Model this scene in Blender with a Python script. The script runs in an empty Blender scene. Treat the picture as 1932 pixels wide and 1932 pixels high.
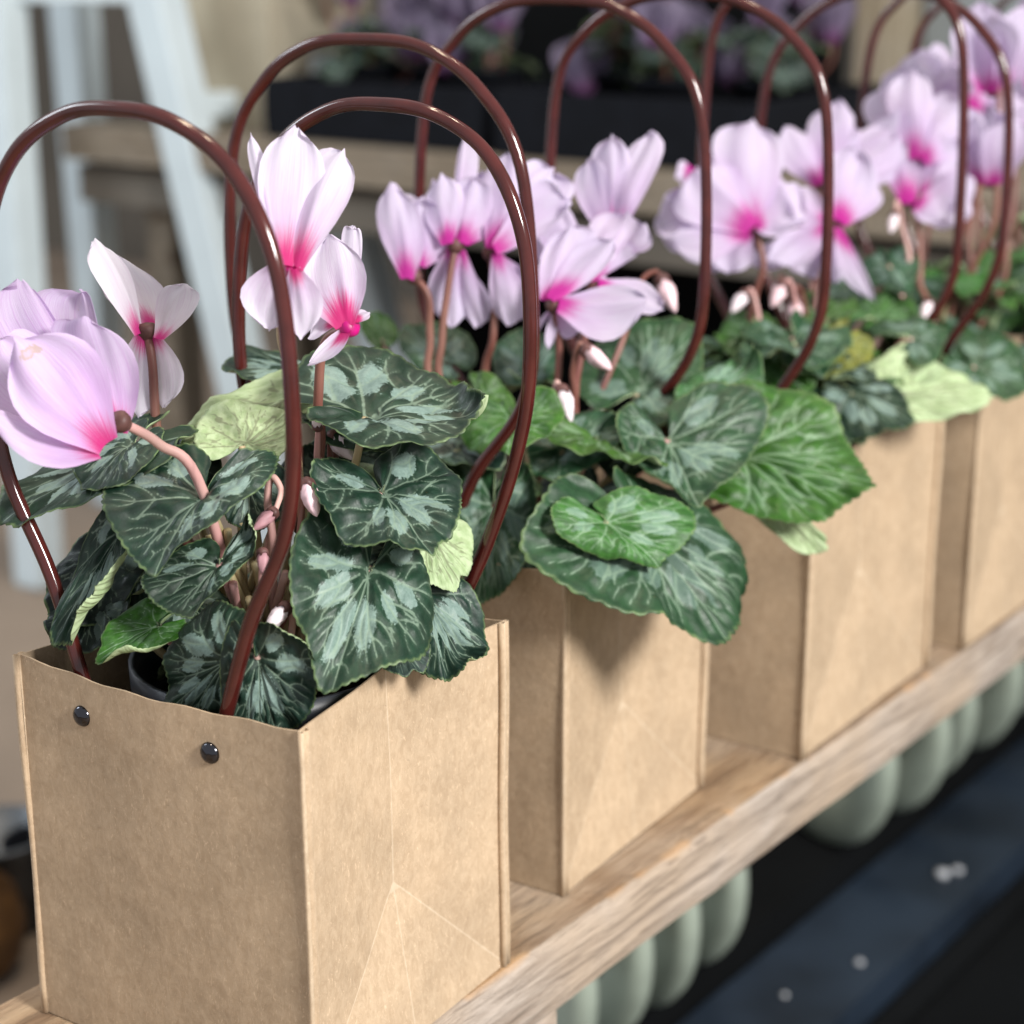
import bpy, bmesh, math, random
import numpy as np
from mathutils import Vector, Matrix
S = bpy.context.scene
COL = S.collection
PI = math.pi
# ------------------------------------------------------------------ camera
cam = bpy.data.cameras.new('camera'); co = bpy.data.objects.new('camera', cam); COL.objects.link(co)
yaw, pitch, roll = 0.646944, 0.295202, -0.003057
co.location = (0.40555, -0.41884, 0.40263)
fw = Vector((-math.sin(yaw)*math.cos(pitch), math.cos(yaw)*math.cos(pitch), -math.sin(pitch)))
rt = Vector((math.cos(yaw), math.sin(yaw), 0)); up = rt.cross(fw)
r2 = math.cos(roll)*rt + math.sin(roll)*up; u2 = -math.sin(roll)*rt + math.cos(roll)*up
co.rotation_euler = Matrix((r2, u2, -fw)).transposed().to_euler()
cam.sensor_width = 36; cam.lens = 36*3541.56/1932; cam.clip_start = .01; cam.clip_end = 60
cam.dof.use_dof = True; cam.dof.focus_distance = .682; cam.dof.aperture_fstop = 7.3
S.camera = co
# ------------------------------------------------------------------ light
w = bpy.data.worlds.new('World'); S.world = w; w.use_nodes = True
bg = w.node_tree.nodes['Background']; bg.inputs[0].default_value = (.93, .95, 1.0, 1); bg.inputs[1].default_value = .48
def area(name, loc, target, size, power, col, size_y=None):
    l = bpy.data.lights.new(name, 'AREA'); l.energy = power; l.color = col; l.size = size
    if size_y: l.shape = 'RECTANGLE'; l.size_y = size_y
    o = bpy.data.objects.new(name, l); COL.objects.link(o); o.location = loc
    o.rotation_euler = (Vector(target)-Vector(loc)).to_track_quat('-Z', 'Y').to_euler()
    return o
area('shop_window_light', (2.1, -.12, 1.42), (-.06, .25, .12), .5, 80, (1, .975, .94), .6)
for i, q in enumerate(((-.35, -.1, 2.3), (-.1, .5, 2.35), (-.6, .9, 2.4))):
    area('ceiling_spot', q, (q[0]*.6, q[1], 0), .09, 5, (1, .82, .6))
area('back_window_light', (-2.6, -.6, 1.7), (-1.2, 1.1, 0), .9, 24, (.85, .93, 1))  # unseen soft fill lamp added on the left for richer reflections
S.view_settings.view_transform = 'Standard'; S.view_settings.look = 'None'
S.view_settings.gamma = 1; S.view_settings.use_curve_mapping = False; S.view_settings.exposure = 0.45
S.cycles.max_bounces = 8; S.cycles.transparent_max_bounces = 8

# ------------------------------------------------------------------ material helpers
class NT:
    def __init__(s, name):
        s.m = bpy.data.materials.new(name); s.m.use_nodes = True; s.t = s.m.node_tree; s.n = s.t.nodes
        s.b = s.n['Principled BSDF']; s.out = s.n['Material Output']
    def new(s, typ, **kw):
        n = s.n.new(typ)
        for k, v in kw.items(): setattr(n, k, v)
        return n
    def link(s, a, b): s.t.links.new(a, b)
    def put(s, sock, v):
        if isinstance(v, bpy.types.NodeSocket): s.link(v, sock)
        else: sock.default_value = v
    def math(s, op, a, b=0., c=0., clamp=False):
        n = s.new('ShaderNodeMath', operation=op, use_clamp=clamp)
        s.put(n.inputs[0], a); s.put(n.inputs[1], b); s.put(n.inputs[2], c); return n.outputs[0]
    def step(s, x, lo, hi, a=0., b=1.):
        n = s.new('ShaderNodeMapRange', interpolation_type='SMOOTHSTEP')
        s.put(n.inputs[0], x); n.inputs[1].default_value = lo; n.inputs[2].default_value = hi
        n.inputs[3].default_value = a; n.inputs[4].default_value = b; return n.outputs[0]
    def mix(s, f, a, b, typ='MIX'):
        n = s.new('ShaderNodeMix', data_type='RGBA', blend_type=typ)
        s.put(n.inputs[0], f)
        for k, v in ((6, a), (7, b)):
            s.put(n.inputs[k], v if isinstance(v, bpy.types.NodeSocket) else tuple(v)[:3]+(1,))
        return n.outputs[2]
    def coord(s, which='Object', scale=(1, 1, 1), rot=(0, 0, 0)):
        c = s.new('ShaderNodeTexCoord'); m = s.new('ShaderNodeMapping'); s.link(c.outputs[which], m.inputs[0])
        m.inputs['Scale'].default_value = scale; m.inputs['Rotation'].default_value = rot; return m.outputs[0]
    def attr(s, name): n = s.new('ShaderNodeAttribute', attribute_name=name); return n
    def vscale(s, v, sc): m = s.new('ShaderNodeMapping'); s.link(v, m.inputs[0]); m.inputs['Scale'].default_value = sc; return m.outputs[0]
    def noise(s, vec, scale, detail=3, rough=.55, dist=0):
        n = s.new('ShaderNodeTexNoise'); s.link(vec, n.inputs['Vector']); n.inputs['Scale'].default_value = scale
        n.inputs['Detail'].default_value = detail; n.inputs['Roughness'].default_value = rough; n.inputs['Distortion'].default_value = dist
        return n.outputs['Fac']
    def bump(s, h, strength, dist):
        n = s.new('ShaderNodeBump'); s.link(h, n.inputs['Height']); n.inputs['Strength'].default_value = strength
        n.inputs['Distance'].default_value = dist; s.link(n.outputs[0], s.b.inputs['Normal'])
    def set(s, **kw):
        for k, v in kw.items(): s.put(s.b.inputs[k.replace('_', ' ')], v if not isinstance(v, tuple) else v[:3]+(1,))
def plain(name, col, rough=.5, metal=0, spec=.5, var=.15, sc=30):
    k = NT(name); v = k.coord(); n = k.noise(v, sc, 4)
    c = k.mix(k.step(n, .3, .7), [x*(1-var) for x in col], [min(1, x*(1+var)) for x in col])
    k.set(Base_Color=c, Roughness=rough, Metallic=metal); k.b.inputs['Specular IOR Level'].default_value = spec
    return k.m
def kraft(name, col):
    k = NT(name); v = k.coord()
    big = k.noise(v, 28, 4, .6); mid = k.noise(k.vscale(v, (1, 1, .6)), 260, 5, .75, .8); fib = k.noise(k.vscale(v, (1, 1, .35)), 620, 3, .75, 2.0)
    f2 = k.noise(k.vscale(v, (1, 1, 2.0)), 430, 2, .7, 2.0)
    c = k.mix(k.step(big, .3, .7), [x*.90 for x in col], [x*1.08 for x in col])
    c = k.mix(k.step(mid, .32, .68), k.mix(.38, c, (.55, .48, .40), 'MULTIPLY'), c)
    c = k.mix(k.math('MULTIPLY', k.step(fib, .56, .72), .5), c, [min(1, x*1.55+.02) for x in col])
    c = k.mix(k.math('MULTIPLY', k.step(f2, .60, .74), .4), c, [x*.52 for x in col])
    cr = k.attr('crease').outputs['Fac']
    wn = k.math('ADD', cr, k.math('MULTIPLY', k.noise(v, 260, 3), .6))
    c = k.mix(k.math('MULTIPLY', k.step(wn, .25, .95, 1, 0), .26), c, (.80, .70, .54))
    k.set(Base_Color=c, Roughness=.78); k.b.inputs['Specular IOR Level'].default_value = .25
    h = k.math('ADD', k.math('MULTIPLY', mid, .6), k.math('MULTIPLY', big, 5.)); k.bump(h, .35, .0006)
    return k.m
def wood(name, c0, c1, c2, axis=(1, .10, 1)):
    k = NT(name); v = k.coord(scale=axis)
    g = k.noise(v, 90, 6, .65, .6); g2 = k.noise(v, 380, 5, .7, .3); big = k.noise(k.coord(), 11, 3)
    c = k.mix(k.step(g, .32, .68), c0, c1); c = k.mix(k.step(k.math('ADD', big, k.math('MULTIPLY', g, .3)), .50, .85), c, c2)
    c = k.mix(k.math('MULTIPLY', k.step(g2, .56, .72), .4), c, [x*.45 for x in c0])
    cr = k.noise(k.coord(scale=(axis[0], axis[1]*.5, axis[2])), 240, 3, .5, 1.2); ck = k.step(cr, .37, .44, 1, 0)
    kn = k.new('ShaderNodeTexVoronoi'); k.link(k.coord(scale=(1, .35, .6)), kn.inputs['Vector']); kn.inputs['Scale'].default_value = 17
    kd = k.step(kn.outputs['Distance'], .05, .22, 1, 0); ks_ = k.step(kn.outputs['Color'], .45, .6)
    c = k.mix(k.math('MULTIPLY', k.math('MULTIPLY', kd, ks_), .75), c, (.07, .045, .03))
    c = k.mix(k.math('MULTIPLY', ck, .42), c, (.06, .04, .028))
    at = k.attr('worn').outputs['Fac']; c = k.mix(k.math('MULTIPLY', k.step(k.math('ADD', at, k.math('MULTIPLY', g, .9)), 1.0, 1.4), .55), c, (.52, .31, .15))
    k.set(Base_Color=c, Roughness=.8); k.b.inputs['Specular IOR Level'].default_value = .2
    k.bump(k.math('ADD', g, k.math('MULTIPLY', g2, .6)), .9, .0030); return k.m
def leaf_top():
    k = NT('leaf_upper'); st = k.attr('st').outputs['Vector']; pa = k.attr('pat').outputs['Vector']
    sx = k.new('ShaderNodeSeparateXYZ'); k.link(pa, sx.inputs[0]); vd, sil, rho = sx.outputs
    oi = k.new('ShaderNodeObjectInfo'); base = oi.outputs['Color']
    rnd = k.new('ShaderNodeVectorMath', operation='ADD'); k.link(st, rnd.inputs[0])
    cmb = k.new('ShaderNodeCombineXYZ'); k.link(k.math('MULTIPLY', oi.outputs['Random'], 31.7), cmb.inputs[2]); k.link(cmb.outputs[0], rnd.inputs[1])
    sv = rnd.outputs[0]
    n1 = k.noise(sv, 7, 5, .65); n2 = k.noise(sv, 38, 4, .75); n3 = k.noise(sv, 2.4, 2)
    c = k.mix(k.step(n1, .3, .72), k.mix(1, base, (.55, .62, .60), 'MULTIPLY'), k.mix(1, base, (1.35, 1.3, 1.25), 'MULTIPLY'))
    c = k.mix(k.math('MULTIPLY', k.step(n3, .5, .75), .35), c, k.mix(.5, base, (.05, .055, .045)))
    s0 = k.math('ADD', sil, k.math('ADD', k.math('MULTIPLY', k.math('SUBTRACT', n2, .5), .60), k.math('MULTIPLY', k.math('SUBTRACT', n1, .5), .45)))
    silc = k.mix(.25, (.25, .36, .32), base)
    amt = k.math('MULTIPLY', k.step(s0, .42, .52), k.step(oi.outputs['Alpha'], 0, 1))
    c = k.mix(k.math('MULTIPLY', amt, .80), c, k.mix(k.step(n2, .35, .65), silc, k.mix(1, silc, (1.35, 1.3, 1.3), 'MULTIPLY')))
    vn = k.math('ADD', vd, k.math('MULTIPLY', k.math('SUBTRACT', n2, .5), .08))
    veinc = k.mix(.18, (.27, .36, .27), k.mix(1, base, (3.5, 3.2, 3.), 'MULTIPLY'))
    c = k.mix(k.math('MULTIPLY', k.step(vn, .02, .11, 1, 0), k.step(n1, .25, .6, .32, .66)), c, veinc)
    c = k.mix(k.math('MULTIPLY', k.step(vn, .13, .40, 1, 0), .06), c, veinc)
    c = k.mix(k.math('MULTIPLY', k.step(rho, .955, .99), k.step(n1, .35, .65, .1, .9)), c, (.15, .22, .09))
    bl = k.noise(sv, 11, 4, .7); c = k.mix(k.math('MULTIPLY', k.step(bl, .70, .75), .55), c, (.10, .075, .035))
    sp = k.noise(sv, 110, 2, .8); c = k.mix(k.math('MULTIPLY', k.step(sp, .66, .74), .25), c, (.4, .5, .42))
    k.set(Base_Color=c, Roughness=k.step(n2, .2, .8, .36, .58)); k.b.inputs['Specular IOR Level'].default_value = .38
    h = k.math('ADD', k.math('MULTIPLY', n2, .5), k.math('MULTIPLY', k.noise(sv, 90, 3), .3)); k.bump(h, .35, .0005)
    tr = k.new('ShaderNodeBsdfTranslucent'); k.put(tr.inputs[0], k.mix(1, base, (2.0, 2.6, 1.0), 'MULTIPLY'))
    ms = k.new('ShaderNodeMixShader'); ms.inputs[0].default_value = .10
    k.link(k.b.outputs[0], ms.inputs[1]); k.link(tr.outputs[0], ms.inputs[2]); k.link(ms.outputs[0], k.out.inputs[0])
    return k.m
def leaf_under():
    k = NT('leaf_underside'); st = k.attr('st').outputs['Vector']; pa = k.attr('pat').outputs['Vector']
    sx = k.new('ShaderNodeSeparateXYZ'); k.link(pa, sx.inputs[0])
    n = k.noise(st, 6, 5, .6); n2 = k.noise(st, 40, 3)
    c = k.mix(k.step(n, .3, .7), (.30, .40, .20), (.46, .56, .34))
    c = k.mix(k.math('MULTIPLY', k.step(sx.outputs[0], .03, .16, 1, 0), .7), c, (.16, .17, .10))
    oi = k.new('ShaderNodeObjectInfo'); c = k.mix(.12, c, oi.outputs['Color'])
    k.set(Base_Color=c, Roughness=.6); k.b.inputs['Specular IOR Level'].default_value = .3
    k.bump(k.math('ADD', k.math('MULTIPLY', sx.outputs[0], -1.2), k.math('MULTIPLY', n2, .4)), .5, .0008)
    return k.m
def petal_mat(name, c_tip, c_mid, mag):
    k = NT(name); st = k.attr('st').outputs['Vector']
    sx = k.new('ShaderNodeSeparateXYZ'); k.link(st, sx.inputs[0]); s_, t_ = sx.outputs[0], sx.outputs[1]
    oi = k.new('ShaderNodeObjectInfo')
    off = k.new('ShaderNodeCombineXYZ'); k.link(k.math('MULTIPLY', oi.outputs['Random'], 17.3), off.inputs[2])
    ad = k.new('ShaderNodeVectorMath', operation='ADD'); k.link(st, ad.inputs[0]); k.link(off.outputs[0], ad.inputs[1]); v = ad.outputs[0]
    streak = k.noise(k.vscale(v, (1.6, 34, 1)), 1, 3, .6); vein = k.noise(k.vscale(v, (2.2, 60, 1)), 1, 2, .6, .4); soft = k.noise(v, 2.5, 3)
    c = k.mix(k.step(k.math('ADD', s_, k.math('MULTIPLY', k.math('SUBTRACT', soft, .5), .7)), .15, .85), c_mid, c_tip)
    c = k.mix(k.math('MULTIPLY', k.step(vein, .50, .66), .42), c, k.mix(1, c_mid, (.86, .66, .86), 'MULTIPLY'))
    reach = k.math('MULTIPLY', oi.outputs['Alpha'], .205)
    e = k.math('SUBTRACT', k.math('ADD', reach, k.math('MULTIPLY', k.math('SUBTRACT', streak, .5), .46)), s_)
    e = k.math('SUBTRACT', e, k.math('MULTIPLY', k.math('MULTIPLY', t_, t_), .16))
    c = k.mix(k.math('MULTIPLY', k.step(e, -.22, .06), .20), c, (.72, .28, .60))
    c = k.mix(k.math('MULTIPLY', k.step(e, -.15, .12), .96), c, mag)
    sp = k.noise(v, 14, 3, .7); c = k.mix(k.math('MULTIPLY', k.step(sp, .70, .74), k.math('MULTIPLY', k.step(s_, .55, .75), .6)), c, (.55, .42, .30))
    sc_ = k.new('ShaderNodeSeparateColor'); k.link(oi.outputs['Color'], sc_.inputs[0])
    dx = k.math('MULTIPLY', k.math('SUBTRACT', s_, .86), 17.); dy = k.math('MULTIPLY', k.math('SUBTRACT', t_, -.02), 3.0); wob = k.math('MULTIPLY', k.math('SUBTRACT', k.noise(v, 9, 3), .5), 2.2)
    q = k.math('ADD', k.math('SQRT', k.math('ADD', k.math('MULTIPLY', dx, dx), k.math('MULTIPLY', dy, dy))), wob)
    c = k.mix(k.math('MULTIPLY', k.math('MULTIPLY', k.step(q, .55, .85, 1, 0), k.step(q, .2, .5, .35, .75)), sc_.outputs[0]), c, (.55, .41, .30))
    k.set(Base_Color=c, Roughness=.48); k.b.inputs['Specular IOR Level'].default_value = .3
    k.bump(k.math('ADD', vein, k.math('MULTIPLY', soft, 2)), .35, .0006)
    tr = k.new('ShaderNodeBsdfTranslucent'); k.link(c, tr.inputs[0])
    ms = k.new('ShaderNodeMixShader'); ms.inputs[0].default_value = .42
    k.link(k.b.outputs[0], ms.inputs[1]); k.link(tr.outputs[0], ms.inputs[2]); k.link(ms.outputs[0], k.out.inputs[0])
    return k.m
def stalk_mat(name, ca, cb):
    k = NT(name); v = k.coord(scale=(1, 1, .25)); n = k.noise(v, 130, 4, .6); n2 = k.noise(k.coord(), 18, 2)
    c = k.mix(k.step(n2, .35, .65), ca, cb); c = k.mix(k.math('MULTIPLY', k.step(n, .5, .7), .4), c, [x*.5 for x in ca])
    k.set(Base_Color=c, Roughness=.45); return k.m
M = {}
M['kraft'] = kraft('kraft_paper', (.485, .366, .247))
M['handle'] = plain('brown_plastic', (.060, .0105, .0085), .13, 0, .6, .18, 90)
M['steel'] = plain('rivet_steel', (.07, .07, .08), .10, 1, .5, .05)  # near-black base colour stands in for dark surroundings mirrored in the metal
M['leaf'] = leaf_top(); M['under'] = leaf_under()
M['petal'] = petal_mat('pink_petal', (.76, .71, .83), (.71, .58, .77), (.66, .012, .19))
M['petal2'] = petal_mat('lilac_petal', (.70, .63, .78), (.64, .50, .71), (.54, .006, .30))
M['petal_lilac'] = petal_mat('lilac_pink_petal', (.73, .61, .81), (.68, .46, .76), (.64, .012, .20))
M['petalw'] = petal_mat('pale_petal', (.78, .75, .82), (.75, .69, .77), (.62, .01, .22))
M['stalk_red'] = stalk_mat('red_stalk', (.15, .05, .038), (.25, .115, .085))
M['stalk_pink'] = stalk_mat('pink_stalk', (.50, .26, .25), (.58, .40, .34))
M['stalk_green'] = stalk_mat('green_stalk', (.36, .30, .16), (.46, .36, .22))
M['bud_w'] = plain('bud_white', (.80, .70, .74), .45, 0, .3, .12, 120)
M['bud_p'] = plain('bud_pink', (.78, .56, .60), .45, 0, .3, .15, 120)
M['bud_r'] = plain('bud_mauve', (.34, .18, .20), .5, 0, .3, .2, 120)
M['calyx'] = plain('calyx_brown', (.10, .045, .04), .5, 0, .3, .3, 200)
M['throat'] = plain('magenta_throat', (.45, .006, .16), .4, 0, .4, .2, 200)
M['petal_mauve'] = petal_mat('mauve_petal', (.27, .235, .33), (.23, .18, .29), (.16, .03, .15))  # lilac petals with the shade on the rear bench mixed into their colour
M['pot'] = plain('pot_plastic', (.040, .047, .060), .38, 0, .5, .15)
M['soil'] = plain('soil', (.018, .013, .010), .95, 0, .1, .6, 300)
M['wood'] = wood('weathered_wood', (.21, .13, .075), (.40, .28, .17), (.38, .29, .21))
M['woodgrey'] = wood('grey_weathered_wood', (.27, .215, .17), (.52, .45, .39), (.46, .36, .27))
M['tan'] = wood('tan_bench_wood', (.19, .155, .115), (.27, .225, .17), (.25, .215, .17), (.06, 1, 1))
M['tanpost'] = wood('tan_post_wood', (.30, .25, .17), (.40, .34, .25), (.38, .33, .26), (1, 1, .06))
M['white'] = plain('white_paint', (.58, .67, .71), .45, 0, .4, .04, 12)
M['floor'] = plain('floor_screed', (.30, .235, .18), .8, 0, .2, .12, 3)
M['wall'] = plain('wall_plaster', (.14, .125, .105), .9, 0, .2, .2, 2)
M['tray'] = plain('tray_plastic', (.004, .005, .008), .85, 0, .15, .2)
M['navy'] = plain('navy_paint', (.012, .020, .033), .5, 0, .4, .4, 9)
M['black'] = plain('black_board', (.003, .0035, .004), .9, 0, .1, .3, 4)
M['sage'] = plain('sage_paint', (.31, .36, .30), .7, 0, .2, .2, 12)
M['grey'] = plain('grey_panel', (.26, .29, .30), .7, 0, .3, .1, 4)
M['beige'] = plain('beige_card', (.42, .38, .29), .8, 0, .2, .1, 8)
M['amber'] = plain('amber_glaze', (.11, .05, .012), .6, 0, .5, .3, 30)
M['galv'] = plain('zinc', (.12, .13, .14), .45, .6, .5, .3, 30)
M['grit'] = plain('pale_grit', (.40, .42, .45), .4, 0, .5, .1)

# ------------------------------------------------------------------ object helpers
def tag(o, label, cat, group=None):
    o['label'] = label; o['category'] = cat
    if group: o['group'] = group
    return o
def empty(name, loc, rz=0):
    o = bpy.data.objects.new(name, None); COL.objects.link(o); o.location = loc; o.rotation_euler = (0, 0, rz); o.empty_display_size = .02
    return o
def mk(name, V, F, mats, parent=None, smooth=True, midx=None, attrs=None, origin=None):
    V = np.asarray(V, float)
    if origin is not None: V = V-np.asarray(origin)
    me = bpy.data.meshes.new(name); me.from_pydata(V.tolist(), [], F if isinstance(F, list) else F.tolist())
    for m in (mats if isinstance(mats, (list, tuple)) else [mats]): me.materials.append(M[m] if isinstance(m, str) else m)
    if smooth: me.polygons.foreach_set('use_smooth', np.ones(len(me.polygons), bool))
    if midx is not None: me.polygons.foreach_set('material_index', np.asarray(midx, np.int32))
    for an, (typ, arr) in (attrs or {}).items():
        a = me.attributes.new(an, typ, 'POINT'); arr = np.asarray(arr, np.float32)
        a.data.foreach_set({'FLOAT': 'value', 'FLOAT2': 'vector', 'FLOAT_VECTOR': 'vector', 'FLOAT_COLOR': 'color'}[typ], arr.ravel())
    me.update()
    o = bpy.data.objects.new(name, me); COL.objects.link(o)
    if parent: o.parent = parent
    return o
def catmull(P, n):
    P = np.asarray(P, float); Q = np.vstack([2*P[0]-P[1], P, 2*P[-1]-P[-2]]); out = []
    for i in range(1, len(Q)-2):
        t = np.linspace(0, 1, n, endpoint=False)[:, None]; a, b, c, d = Q[i-1], Q[i], Q[i+1], Q[i+2]
        out.append(.5*((2*b)+(-a+c)*t+(2*a-5*b+4*c-d)*t*t+(-a+3*b-3*c+d)*t**3))
    return np.vstack(out+[P[-1:]])
def tube(P, r, ns=10, cap=True):
    P = np.asarray(P, float); n = len(P); r = np.broadcast_to(np.asarray(r, float), (n,))
    T = np.gradient(P, axis=0); T /= np.linalg.norm(T, axis=1)[:, None]+1e-12
    a = np.array([0, 0, 1.]) if abs(T[0][2]) < .9 else np.array([1., 0, 0])
    u = np.cross(T[0], a); u /= np.linalg.norm(u); V = []
    for i in range(n):
        u = u-T[i]*(u@T[i]); u /= np.linalg.norm(u); v = np.cross(T[i], u)
        th = np.arange(ns)/ns*2*PI; V.append(P[i]+r[i]*(np.cos(th)[:, None]*u+np.sin(th)[:, None]*v))
    V = np.vstack(V); F = [(i*ns+j, i*ns+(j+1) % ns, (i+1)*ns+(j+1) % ns, (i+1)*ns+j) for i in range(n-1) for j in range(ns)]
    if cap: F += [tuple(range(ns))[::-1], tuple((n-1)*ns+j for j in range(ns))]
    return V, F
def lathe(prof, ns=32):
    V = []; F = []
    for r, z in prof:
        for j in range(ns): a = j/ns*2*PI; V.append((r*math.cos(a), r*math.sin(a), z))
    for i in range(len(prof)-1):
        for j in range(ns): F.append((i*ns+j, i*ns+(j+1) % ns, (i+1)*ns+(j+1) % ns, (i+1)*ns+j))
    return np.array(V), F
def bar(A, B, wx, wy, taper=1.0, bev=.12):
    # bevelled rectangular bar from A to B
    A = np.array(A, float); B = np.array(B, float); T = B-A; T /= np.linalg.norm(T)
    a = np.array([0, 0, 1.]) if abs(T[2]) < .9 else np.array([0., 1, 0])
    u = np.cross(a, T); u /= np.linalg.norm(u); v = np.cross(T, u)
    b = bev; pr = [(-1+b, -1), (1-b, -1), (1, -1+b), (1, 1-b), (1-b, 1), (-1+b, 1), (-1, 1-b), (-1, -1+b)]
    V = []; e = min(wx, wy)*b
    L = np.linalg.norm(B-A)
    for d, k in ((0, 1-b), (e, 1), (L-e, taper), (L, taper*(1-b))):
        for x, y in pr: V.append(A+T*d+u*x*wx/2*k+v*y*wy/2*k)
    F = [(i*8+j, i*8+(j+1) % 8, (i+1)*8+(j+1) % 8, (i+1)*8+j) for i in range(3) for j in range(8)]
    F += [tuple(range(8))[::-1], tuple(24+j for j in range(8))]
    return np.array(V), F
def sheet(G, thick, extra=None):
    # G (n,m,3) grid -> closed shell; returns V,F with triangles split along alternating diagonals per flag
    n, m, _ = G.shape
    dx = np.gradient(G, axis=0); dy = np.gradient(G, axis=1); N = np.cross(dx, dy); N /= np.linalg.norm(N, axis=2)[..., None]+1e-12
    V = np.vstack([G.reshape(-1, 3), (G-N*thick).reshape(-1, 3)]); o = n*m; F = []
    for i in range(n-1):
        for j in range(m-1):
            a, b, c, d = i*m+j, (i+1)*m+j, (i+1)*m+j+1, i*m+j+1
            if extra and extra(i, j): F += [(a, b, d), (b, c, d)]; F += [(o+a, o+d, o+b), (o+b, o+d, o+c)]
            else: F += [(a, b, c), (a, c, d)]; F += [(o+a, o+c, o+b), (o+a, o+d, o+c)]
    B = [i*m for i in range(n)]+[(n-1)*m+j for j in range(1, m)]+[i*m+m-1 for i in range(n-2, -1, -1)]+[j for j in range(m-2, 0, -1)]
    for q in range(len(B)): a, b = B[q], B[(q+1) % len(B)]; F.append((a, o+a, o+b, b))
    return V, F
rng = random.Random(5); nr_ = np.random.RandomState(7)

# ------------------------------------------------------------------ setting
def plane(name, x0, x1, y0, y1, z, mat, nx=8):
    xs = np.linspace(x0, x1, nx); ys = np.linspace(y0, y1, nx)
    V = [(x, y, z) for x in xs for y in ys]; F = [(i*nx+j, (i+1)*nx+j, (i+1)*nx+j+1, i*nx+j+1) for i in range(nx-1) for j in range(nx-1)]
    o = mk(name, V, F, mat); o['kind'] = 'structure'; return o
FZ = -.45
plane('floor', -6, 3, -2.5, 5, FZ, 'floor')
def box_obj(name, lo, hi, mat, parent=None):
    c = [(a+b)/2 for a, b in zip(lo, hi)]
    V, F = bar((c[0], c[1], lo[2]), (c[0], c[1], hi[2]), 1, 1, 1, .02)
    V = np.array(V); V[:, 0] = c[0]+(V[:, 0]-c[0])/(np.ptp(V[:, 0]))*(hi[0]-lo[0]); V[:, 1] = c[1]+(V[:, 1]-c[1])/(np.ptp(V[:, 1]))*(hi[1]-lo[1])
    return mk(name, V, F, mat, parent, smooth=False)
o = box_obj('wall', (-6, 3.1, FZ), (3, 3.2, 2.6), 'wall'); o['kind'] = 'structure'

# display shelf: long weathered plank, legs, black board for under-shelf shade and navy lower board
sh = empty('display_shelf', (-.08, .1, FZ)); tag(sh, 'weathered wooden plank shelf carrying the row of kraft bags', 'shelf')
def plank(name, x0, x1, y0, y1, z0, z1, mat, parent, chip=.0025, ny=260):
    ys = np.linspace(y0, y1, ny); cs = []
    nx = 10; nz = 5
    ring = [(x0+(x1-x0)*i/nx, z1) for i in range(nx)]+[(x1, z1-(z1-z0)*i/nz) for i in range(nz)]+[(x1-(x1-x0)*i/nx, z0) for i in range(nx)]+[(x0, z0+(z1-z0)*i/nz) for i in range(nz)]
    k = len(ring); V = []; W = []
    sm = np.convolve(nr_.randn(ny+30), np.ones(9)/9, 'same')[15:15+ny]; rough = nr_.randn(ny)
    sp = np.maximum(0, sm*2.2+.25*rough-.25)
    for q, y in enumerate(ys):
        for j, (x, z) in enumerate(ring):
            e = 0
            if j == nx: x -= chip*(.5+sp[q]); z -= chip*(.4+.9*sp[q]); e = min(1, .35+sp[q])
            if j == nx-1: z -= chip*.12*sp[q]
            if j == nx+1: x -= chip*.25*abs(sm[q]); e = .35*min(1, sp[q])
            if j == nx+nz: x -= chip*.6; z += chip*.5*abs(sm[q]); e = .3
            V.append((x+.0003*math.sin(y*40+j), y, z)); W.append(e)
    F = [(q*k+j, (q+1)*k+j, (q+1)*k+(j+1) % k, q*k+(j+1) % k) for q in range(ny-1) for j in range(k)]
    F += [tuple(range(k)), tuple((ny-1)*k+j for j in range(k))[::-1]]
    mi = []
    for q in range(ny-1):
        for j in range(k): mi.append(1 if nx <= j < nx+nz else 0)
    mi += [1, 1]
    return mk(name, V, F, mat, parent, smooth=False, midx=mi, attrs={'worn': ('FLOAT', W)}, origin=parent.location)
plank('plank', -.152, -.0078, -.35, 1.7, -.0385, -.0005, ['wood', 'woodgrey'], sh)
for y in (.148, 1.45):
    V, F = bar((-.034, y, FZ), (-.034, y, -.0387), .042, .042); mk('leg', V, F, 'woodgrey', sh, False, origin=sh.location)
    V, F = bar((-.126, y, FZ), (-.126, y, -.0387), .042, .042); mk('leg', V, F, 'woodgrey', sh, False, origin=sh.location)

nb = box_obj('navy_board', (-.262, .30, FZ+.004), (-.165, 2.6, FZ+.05), 'navy')
tag(nb, 'dark navy painted board lying low along the foot of the shelf', 'board')
bb = box_obj('back_board', (-.56, .42, FZ+.004), (-.53, 2.6, -.06), 'black')  # dark sheet put in for the shadow under the shelf
tag(bb, 'black board standing upright behind the sage green rings', 'board')
mt = box_obj('floor_mat', (-.16, .2, FZ+.004), (1.6, 3.0, FZ+.012), 'black'); tag(mt, 'black rubber mat on the ground beside the navy board', 'mat')  # black sheet put in for the darkness past the navy board
# pale grit on the navy board, small bits for its bokeh speckles
for (x, y, r) in ((-.20, 1.02, .0065), (-.192, 1.035, .0055), (-.19, .84, .004), (-.215, .76, .003)):
    V, F = lathe([(.0001, 0), (r, r*.35), (r*.9, r*.9), (.0001, r*1.2)], 9); o = mk('pebble', V+nr_.randn(*V.shape)*r*.08, F, 'grit'); o.location = (x, y, FZ+.0495)
    tag(o, 'small pale pebble lying on the navy board', 'pebble', 'pale pebbles on the navy board')
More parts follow.
